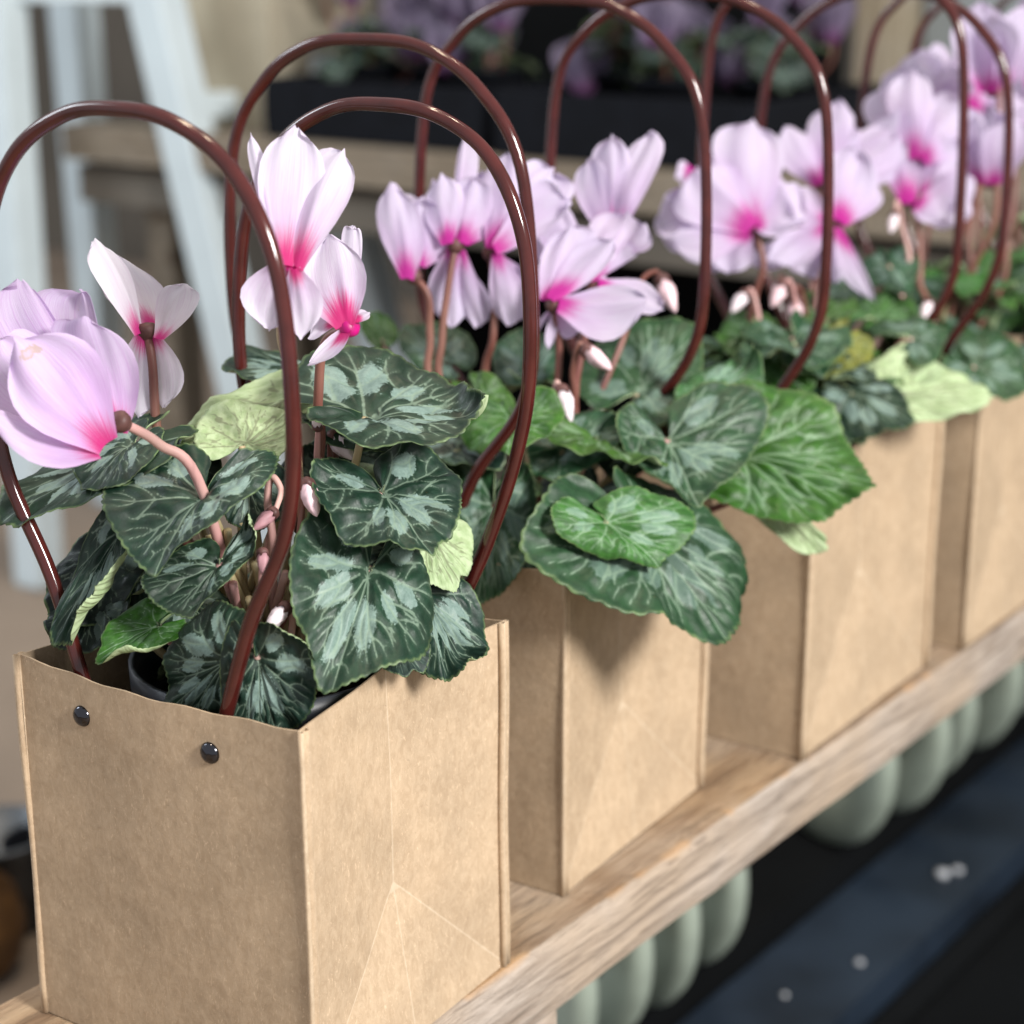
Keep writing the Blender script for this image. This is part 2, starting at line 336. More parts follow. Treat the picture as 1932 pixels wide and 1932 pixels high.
# sage green rings in a row below the shelf
rg = bpy.data.meshes.new('ring'); V, F = [], []
ns, nt = 48, 12
for i in range(ns):
    a = i/ns*2*PI
    for j in range(nt):
        b = j/nt*2*PI; rr = .076+.022*math.cos(b); V.append((rr*math.cos(a), .010*math.copysign(abs(math.sin(b))**.6, math.sin(b)), rr*math.sin(a)+.0975))
F = [(i*nt+j, ((i+1) % ns)*nt+j, ((i+1) % ns)*nt+(j+1) % nt, i*nt+(j+1) % nt) for i in range(ns) for j in range(nt)]
rg.from_pydata(V, [], F); rg.materials.append(M['sage']); rg.polygons.foreach_set('use_smooth', np.ones(len(F), bool))
stand = box_obj('ring_stand', (-.40, .34, FZ+.004), (-.265, 2.4, FZ+.075), 'black'); tag(stand, 'low black plinth that the sage green rings stand on', 'plinth')
for i, (y, rz, dx) in enumerate(((.53, -.42, .0), (.59, -.36, 0), (.655, -.45, .006), (.725, -.4, 0), (.98, -.42, 0), (1.065, -.36, .006), (1.15, -.45, 0), (1.24, -.4, .004), (1.34, -.42, 0))):
    o = bpy.data.objects.new('wooden_ring', rg); COL.objects.link(o); o.location = (-.305+dx, y, FZ+.0755); o.rotation_euler = (0, 0, rz)
    tag(o, 'sage green painted ring standing on edge below the shelf', 'ring', 'sage green rings under the shelf')

# white bar stool
st = empty('bar_stool', (-1.62, 1.25, FZ)); tag(st, 'white painted bar stool with straight splayed legs and a rail', 'stool')
L = [((-1.665, 1.215, .72), (-1.60, 1.15, FZ)), ((-1.52, 1.26, .72), (-1.26, 1.30, FZ)), ((-1.47, 1.42, .72), (-1.18, 1.52, FZ)), ((-1.75, 1.40, .72), (-1.82, 1.48, FZ))]
for a, b in L: V, F = bar(a, b, .062, .05, .92); mk('leg', V, F, 'white', st, False, origin=st.location)
V, F = bar((-1.68, 1.19, .345), (-1.45, 1.265, .345), .026, .032); mk('rail', V, F, 'white', st, False, origin=st.location)
V, F = bar((-1.44, 1.28, .2), (-1.36, 1.44, .2), .026, .032); mk('rail', V, F, 'white', st, False, origin=st.location)
V, F = lathe([(.001, .715), (.19, .715), (.205, .725), (.205, .74), (.19, .752), (.001, .755)], 40); mk('seat', V+np.array((-1.62, 1.31, 0)), F, 'white', st, origin=st.location)

# rear bench with trays of cyclamen
be = empty('rear_bench', (-.8, 1.5, FZ)); tag(be, 'tan wooden bench carrying black trays of shaded cyclamen', 'bench')
V, F = bar((-1.62, 1.45, .147), (-.02, 1.45, .147), .38, .046, 1, .05); mk('bench_top', V, F, 'tan', be, False, origin=be.location)
V, F = bar((-1.62, 1.30, .09), (-.02, 1.30, .09), .03, .05, 1, .05); mk('apron', V, F, 'wall', be, False, origin=be.location)
for x in (-1.5, -.12):
    for y in (1.34, 1.58): V, F = bar((x, y, FZ), (x, y, .123), .05, .05); mk('leg', V, F, 'tan', be, False, origin=be.location)
for i, (x0, x1) in enumerate(((-1.27, -.93), (-.91, -.57))):
    t = empty('plant_tray', ((x0+x1)/2, 1.45, .171)); tag(t, ['black plastic plant tray at the stool end of the rear bench', 'black plastic plant tray at the post end of the rear bench'][i], 'tray', 'plant trays on the rear bench')
    for nme, lo, hi in (('tray_wall', (x0, 1.29, .171), (x1, 1.302, .243)), ('tray_wall', (x0, 1.60, .171), (x1, 1.612, .243)), ('tray_wall', (x0, 1.3025, .171), (x0+.012, 1.5995, .243)), ('tray_wall', (x1-.012, 1.3025, .171), (x1, 1.5995, .243)), ('tray_base', (x0+.0125, 1.3025, .171), (x1-.0125, 1.5995, .18))):
        ob = box_obj(nme, lo, hi, 'tray'); ob.data.transform(Matrix.Translation(-t.location)); ob.parent = t
ds = box_obj('dark_screen', (-1.36, 1.70, FZ+.004), (-.70, 1.73, 1.1), 'black'); tag(ds, 'dark board behind the plant trays on the rear bench', 'screen')
ps = box_obj('timber_post', (-.695, 1.745, FZ+.002), (-.635, 1.80, 1.3), 'tanpost'); tag(ps, 'tan timber post beside the dark screen', 'post')
gp = box_obj('grey_panel', (-.634, 1.81, FZ+.003), (.6, 1.84, 1.2), 'grey'); tag(gp, 'pale grey panel behind the timber post', 'panel')
cb = box_obj('carton', (-1.52, 1.36, .1705), (-1.325, 1.56, .34), 'beige'); tag(cb, 'beige cardboard carton beside the plant trays', 'carton')
# clutter on the ground to the left
V, F = lathe([(.001, 0), (.07, 0), (.082, .01), (.098, .17), (.104, .175), (.104, .182), (.096, .182), (.08, .02), (.001, .02)], 40)
o = mk('zinc_bucket', V, F, 'galv'); o.location = (-.885, .52, FZ+.001); o.scale = (.5,)*3; tag(o, 'grey zinc bucket on the ground left of the front bag', 'bucket')
V, F = lathe([(.001, 0), (.05, 0), (.075, .03), (.085, .08), (.07, .13), (.042, .16), (.046, .18), (.038, .18), (.034, .16), (.001, .02)], 40)
o = mk('amber_vase', V, F, 'amber'); o.location = (-.835, .445, FZ+.001); o.scale = (.6,)*3; tag(o, 'round amber glazed vase on the ground by the bucket', 'vase')
V, F = lathe([(.001, 0), (.06, 0), (.075, .14), (.08, .15), (.07, .15), (.055, .01), (.001, .01)], 40)
o = mk('black_pot', V, F, 'tray'); o.location = (-.86, .555, FZ+.001); o.scale = (.5,)*3; tag(o, 'empty black plastic pot beside the zinc bucket', 'pot')

# ------------------------------------------------------------------ bags
H = .15
def arch(cx, half, bul, top, z0=.128, lean=0.0, ydrift=0.0, y=0):
    k = [(-half+.004, z0), (-half, z0+.02), (-half*1.32-.001, z0+.055), (-bul*.93, z0+.09), (-bul, z0+.125), (-bul*.94, top-.048), (-bul*.70, top-.018), (-bul*.36, top-.003), (0, top)]
    P = [(x, z) for x, z in k]+[(-x, z) for x, z in k[-2::-1]]
    out = []
    for x, z in P:
        q = max(0, (z-.15)/(top-.15)); out.append((cx+x+lean*q, y+ydrift*q*q, z))
    return catmull(out, 8)
def make_bag(root, W, D, seed, handles):
    R_ = np.random.RandomState(seed); T = .0007
    def panel(name, y, sgn):
        n, m = 25, 19; G = np.zeros((n, m, 3)); c = np.full((n, m), 9.)
        for i in range(n):
            for j in range(m):
                x = -W+W*i/(n-1); z = H*j/(m-1); b = math.sin(PI*i/(n-1))*(.3+.7*z/H)
                G[i, j] = (x, y-sgn*.0018*b+sgn*.0007*math.sin(x*62+seed+z*14)*(z/H), z+(-.0016*math.sin(PI*i/(n-1))+.0004*math.sin(i*1.3+seed) if j == m-1 else 0))
                c[i, j] = 1000*min(abs(x), abs(x+W))
        if sgn < 0: G = G[::-1]
        V, F = sheet(G, T); mk(name, V, F, 'kraft', root, True, attrs={'crease': ('FLOAT', np.concatenate([c.ravel()]*2))}).data.set_sharp_from_angle(angle=.6)
    panel('front_panel', 0, 1); panel('back_panel', D, -1)
    def gusset(name, x0, sgn):
        h = D/2; n = 40; k = 20; ap = h; cap_, cmax = .0092, .0108
        vs = [D*i/n for i in range(n+1)]; zs = [ap*j/k for j in range(k+1)]+[ap+(H-ap)*j/8 for j in range(1, 9)]
        G = np.zeros((n+1, len(zs), 3)); c = np.zeros((n+1, len(zs)))
        for i, v in enumerate(vs):
            for j, z in enumerate(zs):
                q = abs(v-h)/h; ct = cap_ if z <= ap else cap_+(cmax-cap_)*(z-ap)/(H-ap)
                inset = ct*(1-q) if z >= ap*(1-q)-1e-9 else cap_*z/ap
                w_ = .0005*math.sin(v*70+z*50+seed)*math.sin(PI*min(1, z/H))*math.sin(PI*v/D)
                G[i, j] = (x0-sgn*(inset+w_), v, z+(.0004*math.sin(v*90+seed) if j == len(zs)-1 else 0))
                dd = [abs(z-ap*(1-q))/1.414] if z <= ap*1.3 else []
                if z >= 0: dd.append(abs(v-h))
                c[i, j] = 1000*min(dd+[v, D-v])
        if sgn < 0: G = G[:, ::-1]; c = c[:, ::-1]
        ex = (lambda i, j: i >= n//2) if sgn > 0 else (lambda i, j: i < n//2)
        V, F = sheet(G, T, ex); mk(name, V, F, 'kraft', root, False, attrs={'crease': ('FLOAT', np.concatenate([c.ravel()]*2))})
    gusset('side_panel', .0, 1); gusset('side_panel', -W, -1)
    # pressed double fold standing proud along each upright corner
    for (x, y, sx, sy) in ((0, 0, 1, -1), (-W, 0, -1, -1), (0, D, 1, 1), (-W, D, -1, 1)):
        pr = [(-.0006, -.0002), (.0002, .0009), (.0012, .0010), (.0015, .0001), (.0006, -.0008), (.0014, -.0018), (.0016, -.0028), (.0009, -.0034), (-.0004, -.0036)]
        n = 14; G = np.zeros((len(pr), n, 3))
        for i, (a, b) in enumerate(pr):
            for j in range(n):
                z = (H+.0002)*j/(n-1); wv = .0004*math.sin(z*55+seed)
                G[i, j] = (x+sx*(a+wv*.5), y+sy*(b+wv), z)
        if sx*sy > 0: G = G[::-1]
        V, F = sheet(G[::-1], .0003); mk('corner_fold', V, F, 'kraft', root, True, attrs={'crease': ('FLOAT', np.concatenate([np.repeat([9, 3, .3, .3, 6, 3, .2, .6, 9], n)[::-1]]*2))})
    V, F = bar((-W/2, .001, .0012), (-W/2, D-.001, .0012), W-.002, .0014, 1, .05); mk('bottom_panel', V, F, 'kraft', root, False, attrs={'crease': ('FLOAT', np.full(len(V), 9.))})
    for hi, (side, pts) in enumerate(handles):
        V, F = tube(pts+np.c_[.0006*np.sin(np.arange(len(pts))*.23+seed+hi), .0005*np.cos(np.arange(len(pts))*.31+seed), 0*pts[:, 0]], 0.00268*(1+.03*np.sin(np.arange(len(pts))*.4)), 14); mk('handle', V, F, 'handle', root)
        for e in (pts[0], pts[-1]):
            y = -.0019 if side == 0 else D+.0019; sg = -1 if side == 0 else 1
            V, F = lathe([(.0001, .0016), (.0020, .0014), (.0034, .0007), (.0040, -.0002), (.0041, -.0012), (.0001, -.0012)], 24)
            V = np.stack([V[:, 0]+e[0], y+sg*V[:, 2], V[:, 1]+.1335], 1)
            V[:, 1] += sg*(-.0002); mk('rivet', V, F if sg < 0 else [f[::-1] for f in F], 'steel', root)
BAGS = [
 ((0, 0, 0), .0805, .1329, .1264, [(0, arch(-.0700, .0345, .0690, .351, y=.0042)), (1, arch(-.060, .040, .0695, .345, lean=.010, y=.1222))],
  'kraft paper gift bag with two dark steel rivets showing on its front'),
 ((-.0248, .1865, 0), .076, .133, .134, [(0, arch(-.097, .037, .080, .364, lean=-.002, y=.0042)), (1, arch(-.085, .038, .080, .377, lean=.002, y=.130))],
  'kraft paper gift bag with a broad puckered leaf hanging over its side'),
 ((-.0105, .377, 0), .035, .133, .160, [(0, arch(-.080, .040, .080, .378, lean=.000, y=.0042)), (1, arch(-.075, .040, .080, .395, y=.156))],
  'kraft paper gift bag with a pale leaf underside lying over its rim'),
 ((-.0094, .5728, 0), .02, .133, .140, [(0, arch(-.075, .040, .078, .375, lean=.004, y=.0042)), (1, arch(-.070, .040, .078, .385, y=.136))],
  'kraft paper gift bag with plain pale side, fourth along from the riveted bag'),
 ((-.012, .775, 0), .04, .133, .140, [(0, arch(-.072, .040, .078, .380, y=.0042)), (1, arch(-.072, .040, .078, .385, y=.136))],
  'kraft paper gift bag standing last in the row on the shelf'),
]
ROOTS = []
for i, (loc, rz, W, D, hd, lab) in enumerate(BAGS):
    r = empty('paper_bag', loc, rz); tag(r, lab, 'gift bag', 'kraft bags of cyclamen along the shelf'); make_bag(r, W, D, i*3+1, hd)
    ROOTS.append((loc, rz, W, D))

# ------------------------------------------------------------------ cyclamen
LEAVES=[
 (1,'d',(-416,838,2362),(-71,1207,2304),(-700,1200,2500),(-109,731,2333),{'k': 0.1,'w': 0.03,'curl': (0,0.6,5),'hi': 1}),
 (1,'d',(-666,246,2163),(-618,-61,1951),(-460,365,2239),(-1020,119,2187),{'k': 0.12,'w': 0.03,'hi': 1,'ks': 0.1}),
 (1,'d',(-222,703,2139),(86,602,1952),(-97,992,2133),(-298,431,2092),{'k': 0.25,'w': 0.05,'hi': 1,'ks': 0.15}),
 (1,'s',(-144,542,1906),(12,150,1599),(88,645,1717),(-350,341,1959),{'k': 0.12,'w': 0.03,'hi': 1,'ks': 0.1}),
 (1,'d',(-191,888,1703),(58,841,1430),(-55,1071,1570),(-72,707,1509),{'k': 0.2,'w': 0.06,'hi': 1,'curl': (0,0.8,4)}),
 (1,'u',(-298,1023,1925),(-90,977,1737),(-213,839,1791),(-213,1188,1847),{'k': 0.1,'w': 0.04}),
 (1,'d',(-285,97,1671),(-235,141,1342),(-85,210,1640),(-396,43,1475),{'k': 0.1,'w': 0.02,'hi': 1}),
 (1,'d',(-434,99,1626),(-686,26,1387),(-444,123,1365),(-666,117,1722),{'k': 0.1,'w': 0.03,'hi': 1}),
 (1,'d',(-558,200,1932),(-501,8,1794),(-454,331,2000),(-749,12,1885),{'k': 0.2,'w': 0.03,'hi': 1,'curl': (1.9,0.7,6)}),
 (1,'d',(-958,96,2005),(-927,-134,1651),(-822,9,1885),(-1059,-130,1715),{'k': 0.1,'w': 0.03,'curl': (0.9,1.0,6),'hi': 1}),
 (1,'g',(-762,84,1686),(-892,-101,1600),(-712,-21,1589),(-874,100,1746),{'k': 0.2,'w': 0.04,'curl': (1.2,0.8,6)}),
 (1,'d',(-1100,275,2239),(-1347,-130,2013),(-933,106,2155),(-1430,198,2178),{'k': 0.1,'w': 0.03}),
 (1,'d',(-1044,267,2280),(-1086,43,2154),(-902,144,2191),(-1209,192,2240),{'k': 0.2,'w': 0.03}),
 (1,'b',(-1138,223,1835),(-1260,-22,1608),(-1046,88,1643),(-1313,157,1839),{'k': 0.1,'w': 0.05}),
 (1,'b',(-1113,125,1701),(-1195,-56,1560),(-993,34,1568),(-1276,61,1685),{'k': 0.1,'w': 0.05}),
 (1,'u',(-864,947,2333),(-1185,519,2190),(-1049,967,2407),(-923,654,2196),{'k': 0.1,'w': 0.03}),
 (1,'u',(-792,570,2233),(-776,819,2339),(-659,667,2225),(-987,603,2361),{'k': 0.15,'w': 0.03}),
 (1,'d',(-681,491,2149),(-613,412,1979),(-530,580,2084),(-708,379,2080),{'k': 0.1,'w': 0.03}),
 (1,'d',(-617,914,2271),(-317,1116,2207),(-658,1143,2267),(-377,879,2220),{'k': 0.1,'w': 0.03}),
 (1,'u',(-472,894,2103),(-276,1111,2115),(-356,851,2107),(-529,1052,2116),{'k': 0.1,'w': 0.03}),
 (1,'s',(-142,631,1619),(1,621,1517),(-51,739,1586),(-95,529,1535),{'k': 0.1,'w': 0.03}),
 (1,'d',(-1122,1223,2364),(-1437,1116,2364),(-1181,1038,2342),(-1379,1244,2415),{'k': 0.1,'w': 0.03}),
 (1,'d',(-791,249,1733),(-581,220,1584),(-649,350,1714),(-780,127,1629),{'k': 0.1,'w': 0.03}),
 (1,'b',(-681,856,2076),(-674,721,1879),(-531,865,1974),(-844,794,2063),{'k': 0.1,'w': 0.03}),
 (1,'b',(-729,1031,2114),(-530,1046,1930),(-524,1170,2073),(-769,948,1976),{'k': 0.1,'w': 0.03}),
 (1,'b',(-381,994,1843),(-411,839,1667),(-233,1002,1743),(-598,905,1867),{'k': 0.1,'w': 0.03}),
 (1,'b',(-1098,334,1876),(-1080,195,1646),(-930,358,1778),(-1268,244,1804),{'k': 0.1,'w': 0.03}),
 (1,'b',(-1130,547,2155),(-1191,375,1996),(-957,566,2033),(-1300,487,2161),{'k': 0.1,'w': 0.03}),
 (2,'m',(-136,2197,1662),(305,2298,1190),(143,2735,1420),(-87,1634,1532),{'k': 0.18,'w': 0.03,'hi': 1,'puff': 1.6}),
 (2,'l',(-102,1962,1732),(136,2026,1566),(96,2297,1739),(-136,1723,1724),{'k': 0.15,'w': 0.03,'hi': 1}),
 (2,'m',(-235,2640,1921),(27,2480,1667),(59,3029,2013),(-329,2420,1874),{'k': 0.14,'w': 0.03,'hi': 1}),
 (2,'g',(-119,3067,1779),(434,3310,1663),(-69,3455,2011),(125,2879,1491),{'k': 0.1,'w': 0.04,'hi': 1,'puff': 1.5}),
 (2,'u',(-24,3133,1590),(287,3195,1378),(105,3066,1401),(158,3213,1476),{'k': 0.1,'w': 0.03}),
 (2,'m',(-700,3097,1979),(-658,3607,2202),(-1001,3208,2179),(-461,3128,1930),{'k': 0.1,'w': 0.03}),
 (2,'m',(-602,2344,1871),(-367,2615,1943),(-656,2542,1980),(-456,2300,1808),{'k': 0.2,'w': 0.05}),
 (2,'m',(-684,1957,1705),(-552,1658,1346),(-473,1990,1545),(-909,1864,1735),{'k': 0.14,'w': 0.03,'hi': 1}),
 (2,'d',(-424,2669,1854),(-438,2481,1733),(-309,2669,1798),(-678,2573,1934),{'k': 0.1,'w': 0.03}),
 (2,'g',(-1125,2406,2038),(-918,2374,1889),(-1040,2535,2038),(-1179,2316,1911),{'k': 0.2,'w': 0.06}),
 (2,'m',(-1516,2660,2104),(-1833,2723,2211),(-1633,2562,2080),(-1605,2895,2210),{'k': 0.1,'w': 0.03}),
 (2,'m',(-1183,2892,2054),(-1372,3193,2190),(-1402,2887,2131),(-1192,3168,2110),{'k': 0.1,'w': 0.03}),
 (2,'d',(-987,2227,1810),(-1037,1982,1612),(-842,2155,1678),(-1248,2169,1831),{'k': 0.1,'w': 0.03}),
 (2,'l',(-394,3206,2001),(-294,3572,2075),(-477,3434,2076),(-159,3243,1976),{'k': 0.2,'w': 0.05,'curl': (0,0.8,5)}),
 (2,'m',(-734,2108,1513),(-553,2041,1321),(-501,2207,1483),(-742,1983,1372),{'k': 0.1,'w': 0.03}),
 (2,'d',(-512,2464,1663),(-541,2262,1535),(-333,2453,1624),(-742,2377,1718),{'k': 0.1,'w': 0.03}),
 (2,'g',(-1971,2723,2142),(-2102,2796,2248),(-2064,2672,2192),(-1965,2818,2207),{'k': 0.1,'w': 0.03}),
 (3,'g',(-418,4633,2013),(-398,4342,1897),(-239,4595,1900),(-552,4532,2013),{'k': 0.2,'w': 0.05,'y': 1}),
 (3,'m',(-215,5037,1985),(-130,5246,2019),(-475,5115,2014),(-15,4886,1878),{'k': 0.15,'w': 0.03}),
 (3,'d',(-300,4477,1885),(-356,4354,1844),(-159,4502,1843),(-337,4541,1954),{'k': 0.2,'w': 0.05,'curl': (0,1,4)}),
 (3,'u',(-171,4596,1768),(318,4959,1753),(65,4613,1691),(-63,4988,1897),{'k': 0.2,'w': 0.04}),
 (3,'d',(-237,4423,1791),(105,4439,1670),(-86,4542,1804),(-150,4217,1594),{'k': 0.2,'w': 0.06}),
 (3,'m',(-33,5486,1769),(290,5548,1636),(6,5815,1868),(50,5245,1660),{'k': 0.1,'w': 0.03}),
 (3,'u',(-201,4889,1911),(-202,4653,1810),(-265,4769,1895),(-125,4864,1867),{'k': 0.1,'w': 0.03}),
 (3,'g',(-802,4467,1994),(-1055,4399,1974),(-725,4228,1902),(-1066,4691,2072),{'k': 0.1,'w': 0.05}),
 (3,'g',(-592,4328,1902),(-652,4110,1793),(-434,4275,1792),(-783,4327,1934),{'k': 0.1,'w': 0.05}),
 (3,'m',(-636,5608,2254),(-447,5437,2117),(-563,5799,2266),(-746,5503,2197),{'k': 0.1,'w': 0.05}),
 (3,'g',(-643,4875,2062),(-891,4967,2109),(-691,4674,1973),(-662,5151,2136),{'k': 0.1,'w': 0.05}),
 (3,'d',(-381,4295,1739),(-145,4211,1568),(-126,4396,1672),(-403,4117,1660),{'k': 0.1,'w': 0.05}),
 (3,'g',(-524,5212,2023),(-460,5540,2070),(-704,5367,2099),(-307,5230,1986),{'k': 0.1,'w': 0.05}),
]
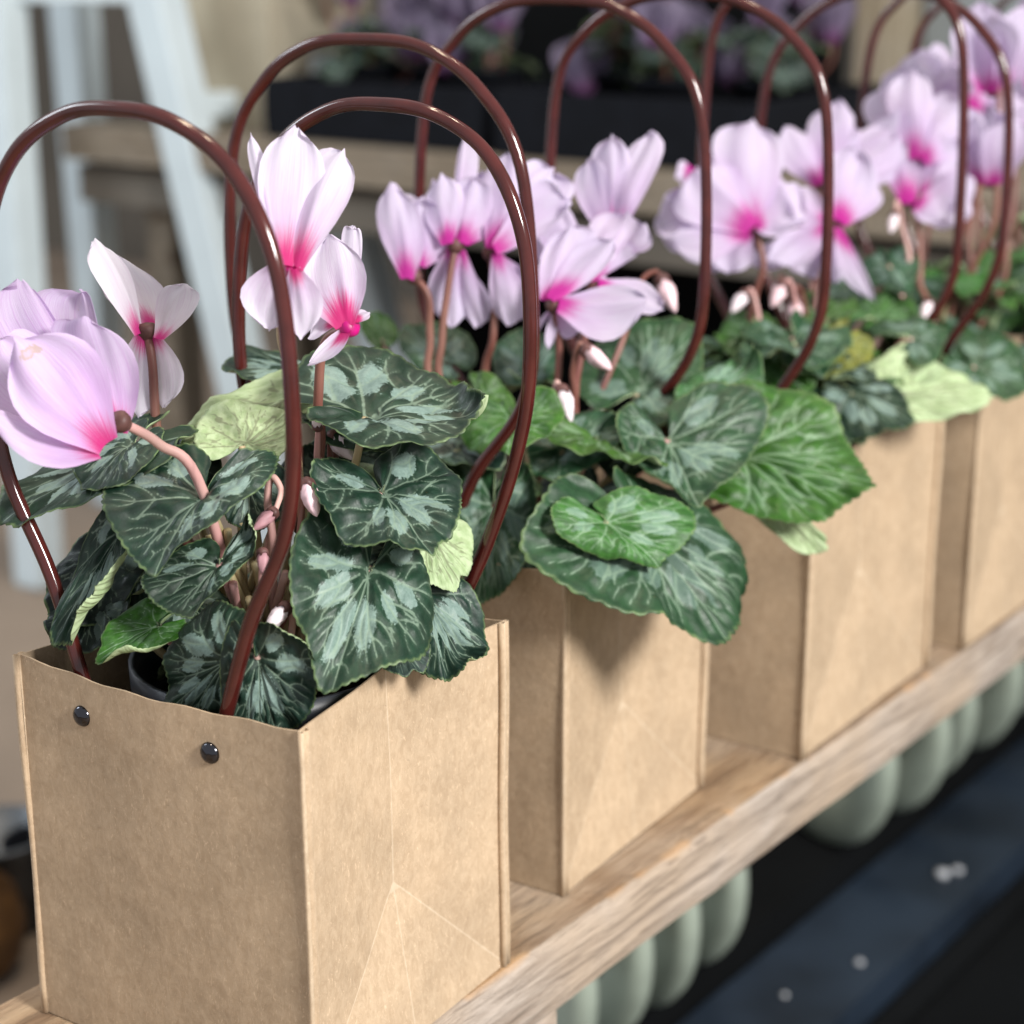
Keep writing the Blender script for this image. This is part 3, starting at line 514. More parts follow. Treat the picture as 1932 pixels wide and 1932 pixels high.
FLOWERS=[
 (1,[(-719,-68,2476),(-710,93,2364),(-664,246,2159)],[((-720,-133,2410),(-994,-260,2757),(-872,-332,2498),(-763,-94,2700),{'c': 0.35,'scar': 1,'rf': 1.8}),((-726,-74,2439),(-944,13,2792),(-1049,-80,2720),(-749,40,2645),{'c': 0.35,'rf': 2}),((-738,-154,2390),(-1002,-402,2538),(-781,-323,2376),(-876,-201,2471),{'c': 0.3,'rf': 2}),((-859,-55,2443),(-1212,-154,2713),(-1160,-262,2497),(-1077,-58,2695),{'c': 0.2}),((-892,0,2484),(-1270,2,2892),(-1297,-156,2703),(-1157,38,2763),{'c': 0.3,'rf': 2.5}),((-908,49,2472),(-1140,151,2852),(-1266,55,2748),(-1020,135,2745),{'c': 0.35,'rf': 2.5})]),
 (1,[(-1186,495,2644),(-1146,476,2516),(-1129,463,2276),(-1075,455,1976)],[((-1177,447,2637),(-1388,440,2969),(-1305,365,2814),(-1325,538,2827),{'c': 0.3}),((-1208,537,2659),(-1410,553,2897),(-1375,471,2751),(-1203,628,2754),{'c': 0.3}),((-1099,473,2622),(-1071,594,2815),(-1172,525,2765),(-989,554,2751),{'c': 0.35}),((-1182,466,2629),(-1168,413,2326),(-1245,382,2499),(-1146,503,2450),{'c': 0.15}),((-1147,492,2629),(-1106,485,2357),(-1211,481,2486),(-1050,529,2499),{'c': 0.15})]),
 (1,[(-377,442,2964),(-511,512,2725),(-531,565,2561),(-524,581,2245),(-460,534,1825)],[((-365,392,2981),(-463,578,3423),(-495,411,3254),(-334,572,3221),{'c': 0.2,'m': 1.05}),((-331,414,2972),(-372,717,3333),(-468,615,3254),(-281,624,3149),{'c': 0.15,'m': 1.1}),((-425,416,2990),(-599,492,3398),(-558,445,3228),(-528,505,3224),{'c': 0.2}),((-396,406,2976),(-434,370,2750),(-510,318,2904),(-351,390,2846),{'c': 0.2,'m': 0.5}),((-337,408,2967),(-284,374,2738),(-370,367,2857),(-241,434,2879),{'c': 0.15,'m': 0.9})]),
 (1,[(-352,696,2722),(-480,699,2641),(-529,708,2417),(-588,746,2117)],[((-345,667,2735),(-469,728,3038),(-499,599,2827),(-309,750,2882),{'c': 0.2,'m': 1.4}),((-369,702,2738),(-502,901,3043),(-520,838,2982),(-442,865,2967),{'c': 0.3}),((-339,682,2730),(-414,537,2600),(-381,631,2712),(-314,596,2660),{'c': 0.3,'m': 2}),((-405,700,2734),(-468,605,2677),(-467,671,2747),(-415,625,2696),{'c': 0.3,'m': 2}),((-342,697,2738),(-323,773,2763),(-364,757,2770),(-297,720,2744),{'c': 0.3,'m': 2.5})]),
 (2,[(-1452,2358,2562),(-1381,2377,2469),(-1371,2375,2273),(-1320,2368,1980)],[((-1441,2300,2559),(-1599,2403,2971),(-1627,2305,2772),(-1417,2394,2756),{'c': 0.25,'m': 1.2,'rf': 2.2}),((-1466,2334,2546),(-1538,2523,2839),(-1564,2430,2700),(-1427,2503,2684),{'c': 0.35,'rf': 2.5,'m': 1.2}),((-1428,2369,2611),(-1515,2519,2902),(-1570,2432,2786),(-1352,2505,2748),{'c': 0.2,'rf': 2.2}),((-1453,2403,2599),(-1439,2642,2775),(-1534,2608,2678),(-1346,2616,2668),{'c': 0.35,'rf': 2.5,'m': 0.85}),((-1502,2401,2600),(-1738,2536,2908),(-1653,2395,2711),(-1561,2570,2819),{'c': 0.2,'rf': 2.2}),((-1527,2434,2587),(-1664,2636,2800),(-1586,2483,2675),(-1554,2648,2735),{'c': 0.35,'rf': 2.5,'m': 0.85})]),
 (2,[(-1321,2508,2696),(-1316,2444,2515),(-1315,2392,2277),(-1296,2385,1980)],[((-1326,2456,2707),(-1444,2570,2999),(-1491,2473,2837),(-1328,2576,2886),{'c': 0.2,'m': 1.3,'rf': 2.2}),((-1351,2490,2694),(-1403,2671,2879),(-1472,2625,2755),(-1336,2664,2800),{'c': 0.35,'rf': 2.5,'m': 1.3}),((-1278,2494,2711),(-1331,2655,2999),(-1405,2580,2880),(-1218,2650,2863),{'c': 0.2,'m': 1.3,'rf': 2.2}),((-1304,2528,2699),(-1288,2784,2896),(-1350,2672,2810),(-1206,2767,2783),{'c': 0.35,'rf': 2.5,'m': 1.3}),((-1349,2543,2706),(-1502,2807,3150),(-1466,2696,2961),(-1384,2767,2984),{'c': 0.2,'rf': 2.2}),((-1374,2577,2693),(-1631,2725,2955),(-1609,2696,2812),(-1522,2715,2842),{'c': 0.35,'rf': 2.5,'m': 0.85}),((-1327,2496,2677),(-1337,2482,2314),(-1429,2432,2504),(-1284,2573,2450),{'c': 0.15,'rf': 2.2}),((-1353,2530,2665),(-1294,2641,2328),(-1357,2540,2505),(-1271,2701,2444),{'c': 0.35,'rf': 2.5,'m': 0.85}),((-1317,2542,2673),(-1263,2587,2306),(-1349,2561,2445),(-1218,2615,2427),{'c': 0.15,'rf': 2.2}),((-1342,2575,2660),(-1422,2603,2321),(-1493,2607,2439),(-1362,2641,2428),{'c': 0.35,'rf': 2.5,'m': 0.85})]),
 (2,[(-1220,2635,2657),(-1183,2625,2453),(-1171,2587,2262),(-1218,2585,2004)],[((-1186,2603,2677),(-1261,2833,3084),(-1341,2718,2943),(-1120,2804,2903),{'c': 0.2,'m': 1.2,'rf': 2.2}),((-1211,2637,2664),(-1402,2809,2996),(-1470,2761,2867),(-1272,2799,2847),{'c': 0.35,'rf': 2.5,'m': 1.2}),((-1146,2580,2674),(-934,2875,2890),(-1146,2804,2958),(-982,2743,2776),{'c': 0.25,'rf': 2.2}),((-1172,2613,2661),(-1102,2842,2780),(-1243,2763,2860),(-1129,2744,2692),{'c': 0.35,'rf': 2.5,'m': 0.85}),((-1169,2609,2658),(-1086,2598,2330),(-1177,2579,2461),(-1013,2679,2464),{'c': 0.2,'rf': 2.2}),((-1194,2642,2645),(-1090,2755,2410),(-1186,2747,2492),(-1054,2799,2502),{'c': 0.35,'rf': 2.5,'m': 0.85}),((-1233,2672,2676),(-1170,3064,2995),(-1283,2905,2976),(-1063,3018,2835),{'c': 0.2,'rf': 2.2}),((-1258,2706,2663),(-1323,3035,2920),(-1407,2911,2903),(-1214,3007,2781),{'c': 0.35,'rf': 2.5,'m': 0.85})]),
 (2,[(-984,3274,2661),(-916,3037,2421),(-831,2790,2119),(-772,2623,1909)],[((-971,3223,2674),(-1135,3299,3026),(-1153,3220,2857),(-1015,3302,2932),{'c': 0.25,'rf': 2.2}),((-996,3256,2661),(-1057,3437,2896),(-1105,3379,2763),(-986,3425,2827),{'c': 0.35,'rf': 2.5,'m': 0.85}),((-956,3223,2680),(-1064,3394,3135),(-1146,3311,2949),(-961,3402,2953),{'c': 0.25,'m': 1.2,'rf': 2.2}),((-982,3257,2667),(-1043,3500,3026),(-1144,3443,2861),(-969,3497,2873),{'c': 0.35,'rf': 2.5,'m': 1.2}),((-941,3246,2673),(-947,3554,3152),(-1037,3407,2947),(-852,3494,2976),{'c': 0.3,'rf': 2.2}),((-966,3279,2661),(-1124,3502,3027),(-1149,3351,2869),(-1017,3468,2879),{'c': 0.35,'rf': 2.5,'m': 0.85}),((-921,3240,2620),(-830,3350,2729),(-939,3334,2733),(-781,3285,2629),{'c': 0.2,'rf': 2.2}),((-946,3274,2607),(-996,3338,2649),(-1094,3372,2646),(-938,3300,2572),{'c': 0.35,'rf': 2.5,'m': 0.85})]),
 (2,[(-828,2594,2460),(-807,2607,2278),(-799,2577,2014),(-786,2560,1770)],[((-782,2570,2476),(-457,2795,2492),(-677,2753,2548),(-578,2592,2332),{'c': 0.25,'rf': 2.2}),((-807,2604,2463),(-698,2742,2439),(-861,2734,2485),(-773,2594,2311),{'c': 0.35,'rf': 2.5,'m': 0.85}),((-855,2570,2485),(-887,2818,2786),(-939,2656,2669),(-778,2847,2683),{'c': 0.2,'rf': 2.2}),((-881,2604,2472),(-833,2938,2681),(-917,2810,2579),(-764,2947,2600),{'c': 0.35,'rf': 2.5,'m': 0.85}),((-813,2552,2492),(-689,2871,2737),(-862,2746,2687),(-689,2744,2610),{'c': 0.2,'m': 1.6,'rf': 2.2}),((-838,2586,2479),(-881,2772,2579),(-1003,2725,2546),(-862,2700,2500),{'c': 0.35,'rf': 2.5,'m': 1.6}),((-820,2603,2467),(-818,2540,2264),(-838,2548,2357),(-797,2579,2357),{'c': 0.1,'rf': 2.2}),((-845,2637,2454),(-953,2576,2251),(-966,2606,2330),(-920,2621,2335),{'c': 0.35,'rf': 2.5,'m': 0.85})]),
 (2,[(-897,3008,2478),(-902,2931,2288),(-852,2799,2014),(-801,2687,1791)],[((-845,2976,2500),(-590,3139,2386),(-746,3138,2523),(-686,3008,2401),{'c': 0.2,'m': 1.2,'rf': 2.2}),((-871,3010,2487),(-822,3107,2391),(-893,3080,2518),(-877,3015,2400),{'c': 0.35,'rf': 2.5,'m': 1.2}),((-893,2958,2510),(-894,3263,2796),(-1018,3139,2724),(-810,3204,2685),{'c': 0.2,'m': 1.4,'rf': 2.2}),((-918,2991,2497),(-887,3293,2642),(-972,3179,2606),(-843,3244,2572),{'c': 0.35,'rf': 2.5,'m': 1.4}),((-941,2984,2502),(-1213,3103,2839),(-1211,2978,2678),(-1062,3108,2724),{'c': 0.2,'rf': 2.2}),((-966,3017,2489),(-1290,3088,2727),(-1238,2971,2625),(-1165,3104,2642),{'c': 0.35,'rf': 2.5,'m': 0.85})]),
 (3,[(-987,4666,2541),(-919,4647,2355),(-949,4624,2183),(-945,4605,1953)],[((-969,4607,2555),(-1311,4503,2823),(-1267,4394,2586),(-1123,4678,2844),{'c': 0.25,'m': 1.2,'rf': 2.2}),((-995,4640,2543),(-1449,4492,2706),(-1407,4446,2498),(-1260,4668,2735),{'c': 0.35,'rf': 2.5,'m': 1.2}),((-993,4619,2566),(-1149,4882,3083),(-1299,4704,2918),(-949,4885,2868),{'c': 0.2,'rf': 2.2}),((-1019,4653,2553),(-1268,4826,2914),(-1364,4711,2790),(-1099,4843,2754),{'c': 0.35,'rf': 2.5,'m': 0.85}),((-949,4627,2569),(-778,4719,2609),(-944,4801,2815),(-876,4617,2535),{'c': 0.3,'rf': 2.2}),((-975,4661,2556),(-777,4868,2599),(-939,4923,2770),(-879,4764,2530),{'c': 0.35,'rf': 2.5,'m': 0.85}),((-1020,4583,2525),(-1328,4341,2499),(-1199,4493,2576),(-1098,4390,2376),{'c': 0.2,'rf': 2.2}),((-1045,4617,2513),(-1442,4401,2507),(-1337,4572,2553),(-1229,4456,2396),{'c': 0.35,'rf': 2.5,'m': 0.85}),((-997,4600,2525),(-1071,4517,2315),(-1182,4479,2437),(-952,4584,2390),{'c': 0.2,'rf': 2.2}),((-1023,4634,2513),(-1174,4565,2304),(-1226,4526,2409),(-1075,4625,2366),{'c': 0.35,'rf': 2.5,'m': 0.85}),((-1334,4592,2827),(-1401,4511,2816),(-1412,4608,2890),(-1325,4499,2767),{'c': 0.2,'m': 2.4,'rf': 2.2}),((-1359,4626,2814),(-1370,4670,2778),(-1362,4690,2853),(-1327,4649,2742),{'c': 0.35,'rf': 2.5,'m': 2.4})]),
 (3,[(-745,5113,2544),(-749,5046,2377),(-756,4956,2155),(-728,4870,1876)],[((-695,5077,2558),(-739,5343,2932),(-846,5192,2817),(-587,5286,2684),{'c': 0.2,'m': 1.2,'rf': 2.2}),((-720,5111,2545),(-720,5432,2808),(-832,5301,2715),(-605,5374,2604),{'c': 0.35,'rf': 2.5,'m': 1.2}),((-749,5029,2539),(-955,4755,2366),(-917,4920,2521),(-760,4879,2370),{'c': 0.25,'rf': 2.2}),((-774,5063,2526),(-1091,4790,2320),(-1026,4927,2457),(-913,4909,2333),{'c': 0.35,'rf': 2.5,'m': 0.85}),((-689,5069,2525),(-495,5142,2126),(-684,5024,2327),(-570,5110,2327),{'c': 0.25,'m': 1.5,'rf': 2.2}),((-714,5103,2512),(-729,5118,2204),(-860,5072,2342),(-760,5112,2350),{'c': 0.35,'rf': 2.5,'m': 1.5}),((-782,5090,2558),(-1039,5069,2671),(-928,5222,2719),(-896,5000,2546),{'c': 0.2,'rf': 2.2}),((-807,5123,2545),(-1144,5077,2627),(-1044,5200,2655),(-1021,5046,2537),{'c': 0.35,'rf': 2.5,'m': 0.85}),((-746,5090,2488),(-843,5051,2235),(-933,4971,2340),(-745,5102,2312),{'c': 0.2,'rf': 2.2}),((-772,5124,2475),(-790,5212,2207),(-909,5147,2297),(-723,5243,2280),{'c': 0.35,'rf': 2.5,'m': 0.85})]),
 (3,[(-1028,5478,2689),(-964,5353,2407),(-920,5204,2100),(-845,5029,1835)],[((-1013,5416,2702),(-1254,5428,3007),(-1242,5335,2809),(-1119,5559,2914),{'c': 0.2,'rf': 2.2}),((-1038,5450,2689),(-1196,5568,2929),(-1213,5502,2765),(-1105,5658,2853),{'c': 0.35,'rf': 2.5,'m': 0.85}),((-990,5436,2711),(-1087,5737,3143),(-1198,5585,2968),(-965,5711,2971),{'c': 0.2,'rf': 2.2}),((-1015,5470,2698),(-1048,5818,2997),(-1171,5703,2854),(-965,5786,2864),{'c': 0.35,'rf': 2.5,'m': 0.85}),((-968,5460,2695),(-765,5850,2972),(-983,5819,2989),(-737,5742,2804),{'c': 0.2,'rf': 2.2}),((-994,5493,2682),(-738,5958,2876),(-950,5918,2894),(-739,5850,2738),{'c': 0.35,'rf': 2.5,'m': 0.85})]),
 (3,[(-631,5864,2573),(-572,5836,2383),(-530,5779,2149),(-507,5697,1887)],[((-630,5791,2584),(-829,6037,3075),(-940,5884,2898),(-650,6028,2903),{'c': 0.2,'m': 1.2,'rf': 2.2}),((-655,5825,2571),(-762,6169,2974),(-915,6061,2804),(-626,6146,2824),{'c': 0.35,'rf': 2.5,'m': 1.2}),((-584,5798,2580),(-399,5897,2542),(-447,6032,2790),(-532,5776,2486),{'c': 0.2,'rf': 2.2}),((-609,5832,2568),(-373,6044,2493),(-419,6128,2734),(-516,5919,2446),{'c': 0.35,'rf': 2.5,'m': 0.85}),((-677,5949,2818),(-843,6191,3300),(-932,6046,3099),(-697,6173,3102),{'c': 0.2,'m': 1,'rf': 2.2}),((-703,5983,2806),(-1005,6139,3192),(-1072,6065,3016),(-859,6143,3028),{'c': 0.35,'rf': 2.5,'m': 1}),((-639,5953,2820),(-578,6275,3131),(-726,6174,3098),(-470,6155,2876),{'c': 0.2,'m': 1,'rf': 2.2}),((-665,5986,2808),(-750,6169,2947),(-819,6098,2944),(-658,6105,2784),{'c': 0.35,'rf': 2.5,'m': 1}),((-573,5874,2621),(-477,6148,2874),(-644,6092,2926),(-411,6010,2652),{'c': 0.2,'rf': 2.2}),((-598,5908,2609),(-503,6199,2764),(-624,6138,2805),(-470,6093,2610),{'c': 0.35,'rf': 2.5,'m': 0.85})]),
 (4,[(-863,7166,3011),(-777,7079,2612),(-748,6955,2230),(-711,6849,1879)],[((-843,7105,3016),(-955,7416,3507),(-1064,7257,3308),(-779,7373,3248),{'c': 0.2,'rf': 2.2}),((-868,7138,3003),(-888,7544,3377),(-1015,7390,3205),(-750,7490,3152),{'c': 0.35,'rf': 2.5,'m': 0.85}),((-867,7092,3032),(-1209,7060,3280),(-1084,7019,3062),(-1105,7248,3368),{'c': 0.2,'rf': 2.2}),((-892,7126,3019),(-1091,7230,3181),(-1004,7168,3012),(-1030,7367,3256),{'c': 0.35,'rf': 2.5,'m': 0.85}),((-816,7099,3017),(-751,7047,2683),(-878,7011,2841),(-683,7146,2809),{'c': 0.2,'rf': 2.2}),((-841,7133,3005),(-744,7220,2760),(-847,7158,2884),(-708,7282,2852),{'c': 0.35,'rf': 2.5,'m': 0.85}),((-850,7169,3060),(-886,7481,3401),(-948,7395,3304),(-731,7374,3089),{'c': 0.2,'rf': 2.2}),((-875,7202,3047),(-1035,7438,3324),(-1082,7406,3234),(-894,7367,3073),{'c': 0.35,'rf': 2.5,'m': 0.85}),((-853,7110,2982),(-991,7003,2836),(-997,7069,3024),(-848,7087,2774),{'c': 0.2,'rf': 2.2}),((-879,7144,2970),(-920,7181,2798),(-954,7230,2969),(-815,7240,2746),{'c': 0.35,'rf': 2.5,'m': 0.85})]),
 (4,[(-538,7060,2776),(-495,7003,2541),(-484,6904,2260),(-493,6828,1906)],[((-522,6997,2786),(-645,7168,3134),(-659,7035,2950),(-498,7168,2980),{'c': 0.2,'rf': 2.2}),((-548,7031,2773),(-564,7285,2996),(-593,7167,2867),(-480,7269,2887),{'c': 0.35,'rf': 2.5,'m': 0.85}),((-502,7013,2786),(-469,7289,3102),(-555,7186,3007),(-395,7222,2918),{'c': 0.2,'rf': 2.2}),((-527,7046,2773),(-455,7340,2927),(-543,7268,2865),(-419,7283,2805),{'c': 0.35,'rf': 2.5,'m': 0.85}),((-524,6989,2767),(-562,6938,2640),(-604,6942,2733),(-490,6968,2644),{'c': 0.2,'rf': 2.2}),((-550,7022,2755),(-718,6949,2616),(-760,7009,2677),(-642,6989,2622),{'c': 0.35,'rf': 2.5,'m': 0.85})]),
]
BUDS=[
 (1,(-545,720,2308),(-538,708,2400),[(-558,724,2208),(-578,732,2060)],'w'),
 (1,(-608,850,2259),(-485,846,2177),[(-612,848,2089),(-604,796,1936)],'w'),
 (1,(-449,386,2101),(-466,288,2048),[(-480,448,2154),(-529,452,2194),(-544,443,2094),(-529,444,1896)],'r'),
 (1,(-385,473,2203),(-295,433,2092),[(-408,478,2090),(-417,448,1857)],'p'),
 (1,(-395,258,2001),(-360,225,1914),[(-406,245,1816),(-441,216,1638)],'r'),
 (1,(-288,268,1815),(-320,173,1734),[(-298,292,1727),(-323,278,1566)],'w'),
 (2,(-872,3542,2456),(-752,3505,2291),[(-896,3532,2476),(-891,3384,2424),(-812,3068,2123)],'p'),
 (2,(-662,2588,2287),(-521,2609,2198),[(-680,2580,2299),(-710,2575,2174),(-744,2584,1922)],'p'),
 (2,(-659,2405,2145),(-573,2374,1995),[(-673,2400,2158),(-697,2410,2061),(-709,2445,1832)],'w'),
 (3,(-811,4692,2260),(-826,4584,2144),[(-791,4713,2273),(-772,4747,2155),(-756,4737,1925)],'p'),
 (3,(-801,4798,2173),(-752,4722,2016),[(-811,4811,2228),(-790,4868,2164),(-752,4853,1876)],'p'),
 (3,(-963,4562,2219),(-992,4449,2118),[(-946,4577,2225),(-898,4570,2110),(-831,4527,1864)],'w'),
 (3,(-664,5697,2543),(-650,5614,2433),[(-670,5715,2601),(-651,5747,2478),(-556,5602,2080)],'w'),
 (4,(-616,6580,2703),(-603,6493,2586),[(-609,6597,2733),(-576,6627,2574),(-532,6559,2137)],'w'),
 (4,(-421,5699,2065),(-420,5606,1958),[(-391,5683,1964),(-358,5664,1849)],'w'),
 (3,(-1030,5029,2204),(-1002,4958,2098),[(-1021,5047,2232),(-977,5037,2119),(-921,4982,1863)],'w'),
]
def vnoise(x, y, seed, sc):
    R_ = np.random.RandomState(seed); g = R_.rand(64, 64); x = x*sc+20; y = y*sc+20
    xi = np.floor(x).astype(int); yi = np.floor(y).astype(int); fx = x-xi; fy = y-yi; fx = fx*fx*(3-2*fx); fy = fy*fy*(3-2*fy)
    G = lambda a, b: g[a % 64, b % 64]
    return (G(xi, yi)*(1-fx)+G(xi+1, yi)*fx)*(1-fy)+(G(xi, yi+1)*(1-fx)+G(xi+1, yi+1)*fx)*fy
def canon(nr, na, seed):
    R_ = np.random.RandomState(seed)
    half = np.array([(1.0, 0), (.90, .17), (.74, .46), (.47, .80), (.10, 1.0), (-.25, .90), (-.47, .60), (-.50, .32), (-.36, .12), (-.02, .004)])
    j = 1+.05*R_.randn(len(half), 2); j[0] = 1; j[4] = 1; j[-1] = 1; j2 = 1+.05*R_.randn(len(half), 2); j2[0] = 1; j2[4] = 1; j2[-1] = 1
    a = half*j; b = half*j2; b = b*np.array([1, -1])
    loop = catmull(np.vstack([a, b[-2::-1]]), 40)[:-1]
    seg = np.linalg.norm(np.diff(np.vstack([loop, loop[:1]]), axis=0), axis=1); cum = np.concatenate([[0], np.cumsum(seg)])
    u = np.linspace(0, cum[-1], na, endpoint=False); L2 = np.vstack([loop, loop[:1]])
    out = np.stack([np.interp(u, cum, L2[:, 0]), np.interp(u, cum, L2[:, 1])], 1)
    c = np.array([.10, 0.]); nt = 58
    ph = u/cum[-1]; teeth = 1+0.026*(np.abs(np.sin(PI*nt*ph+.4*np.sin(20*ph)))-.5)*np.clip((np.linalg.norm(out-c, axis=1)-.2)*3, 0, 1)
    rho = np.linspace(0, 1, nr+1)[1:]**.8
    st_ = [c[None]]+[c+(out-c)*r*(1+(teeth-1)*max(0, (r-.7)/.3))[:, None] for r in rho]
    st_ = np.vstack(st_); RH = np.concatenate([[0]]+[np.full(na, r) for r in rho])
    # veins
    segs = []
    def curve(p, q, bow, w0, w1, n=9):
        p = np.array(p); q = np.array(q); d = q-p; nn = np.array([-d[1], d[0]]); t = np.linspace(0, 1, n)[:, None]
        P = p+d*t+nn*bow*(4*t*(1-t)); wd = np.linspace(w0, w1, n)
        for i in range(n-1): segs.append((P[i], P[i+1], wd[i]))
        return P
    ang = [0, .52, 1.05, 1.72, 2.42]; prim = [(s2*a_, s2) for a_ in ang for s2 in ((1,) if a_ == 0 else (1, -1))]
    oth = np.arctan2(out[:, 1], out[:, 0]); orad = np.linalg.norm(out, axis=1); od = np.argsort(oth)
    def edge(a_): return np.interp(a_, oth[od], orad[od])*np.array([math.cos(a_), math.sin(a_)])
    srt = sorted(p_[0]*(1+.05*R_.randn()) for p_ in prim); node = []
    for i in range(len(srt)-1):
        m_ = (srt[i]+srt[i+1])/2+.06*R_.randn(); node.append(edge(m_)*R_.uniform(.66, .80))
    for i, a_ in enumerate(srt):
        e = edge(a_); main = abs(a_) < .05; P = curve((0, 0), e*(.975 if main else R_.uniform(.86, .93)), (.0 if main else -.07*np.sign(a_))*(1+.4*R_.randn()), .032 if main else .026, .004, 15)
        for s2, nd in ((-1, i-1), (1, i)):
            if not 0 <= nd < len(node): continue
            fr = R_.randint(6, 9); B = curve(P[fr], node[nd], .10*s2*(1+.4*R_.randn()), .012, .006, 9)
            curve(B[5], B[5]*1.16+.03*R_.randn(2), .1*s2, .006, .002, 5)
            q_ = P[min(14, fr+3)]; ed = edge(a_+s2*.13)*.90; C_ = curve(q_, ed, .12*s2, .008, .002, 6)
            if R_.rand() < .6: curve(C_[3], node[nd]*.5+C_[3]*.5*1.06, .1*s2, .005, .002, 5)
            if R_.rand() < .5: curve(P[fr-2], P[fr-2]*.55+node[nd]*.45*.8, -.1*s2, .006, .002, 6)
    for nd in node: curve(nd, nd*1.17+.03*R_.randn(2), .1, .007, .002, 5)
    blobs = []
    for i in range(len(srt)-1):
        if R_.rand() < .85: m_ = (srt[i]*.5+srt[i+1]*.5)+.08*R_.randn(); ed = edge(m_); blobs.append((ed*R_.uniform(.42, .56), ed/np.linalg.norm(ed), np.linalg.norm(ed)*R_.uniform(.12, .21), .06+.055*R_.rand()))
    best = np.full(len(st_), 9.)
    for p, q, wd in segs:
        d = q-p; t = np.clip(((st_-p)@d)/(d@d+1e-12), 0, 1); dist = np.linalg.norm(st_-(p+t[:, None]*d), axis=1)-wd*.22
        best = np.minimum(best, dist)
    vd = np.clip(best/.11, 0, 1)
    n1 = vnoise(st_[:, 0], st_[:, 1], seed+50, 7); sil = np.zeros(len(st_))
    for c_, d_, a_, b_ in blobs:
        r_ = st_-c_; uu = r_@d_; vv = r_@np.array([-d_[1], d_[0]]); sil = np.maximum(sil, np.exp(-.5*((uu/np.where(uu > 0, a_*1.25, a_))**2+(vv/b_)**2)))
    sil = sil*(.70+.5*n1)
    F = [(0, 1+j_, 1+(j_+1) % na) for j_ in range(na)]
    for i in range(nr-1):
        o = 1+i*na; F += [(o+j_, o+na+j_, o+na+(j_+1) % na, o+(j_+1) % na) for j_ in range(na)]
    th = np.arctan2(st_[:, 1], st_[:, 0])
    return dict(st=st_, rho=RH, vd=vd, sil=sil, F=F, na=na, nr=nr, th=th, c=c)
CANON = {True: [canon(30, 248, s) for s in (3, 11, 23, 31, 44, 58, 71)], False: [canon(14, 124, s) for s in (5, 17, 29, 37, 49)]}
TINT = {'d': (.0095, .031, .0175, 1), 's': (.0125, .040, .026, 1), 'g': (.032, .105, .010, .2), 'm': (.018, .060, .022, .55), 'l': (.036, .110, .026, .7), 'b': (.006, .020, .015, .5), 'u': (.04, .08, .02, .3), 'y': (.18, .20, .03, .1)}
def normals(V, F4):
    N = np.zeros_like(V); F4 = np.asarray(F4); n = np.cross(V[F4[:, 2]]-V[F4[:, 0]], V[F4[:, 3]]-V[F4[:, 1]])
    for k in range(4): np.add.at(N, F4[:, k], n)
    return N/(np.linalg.norm(N, axis=1)[:, None]+1e-15)
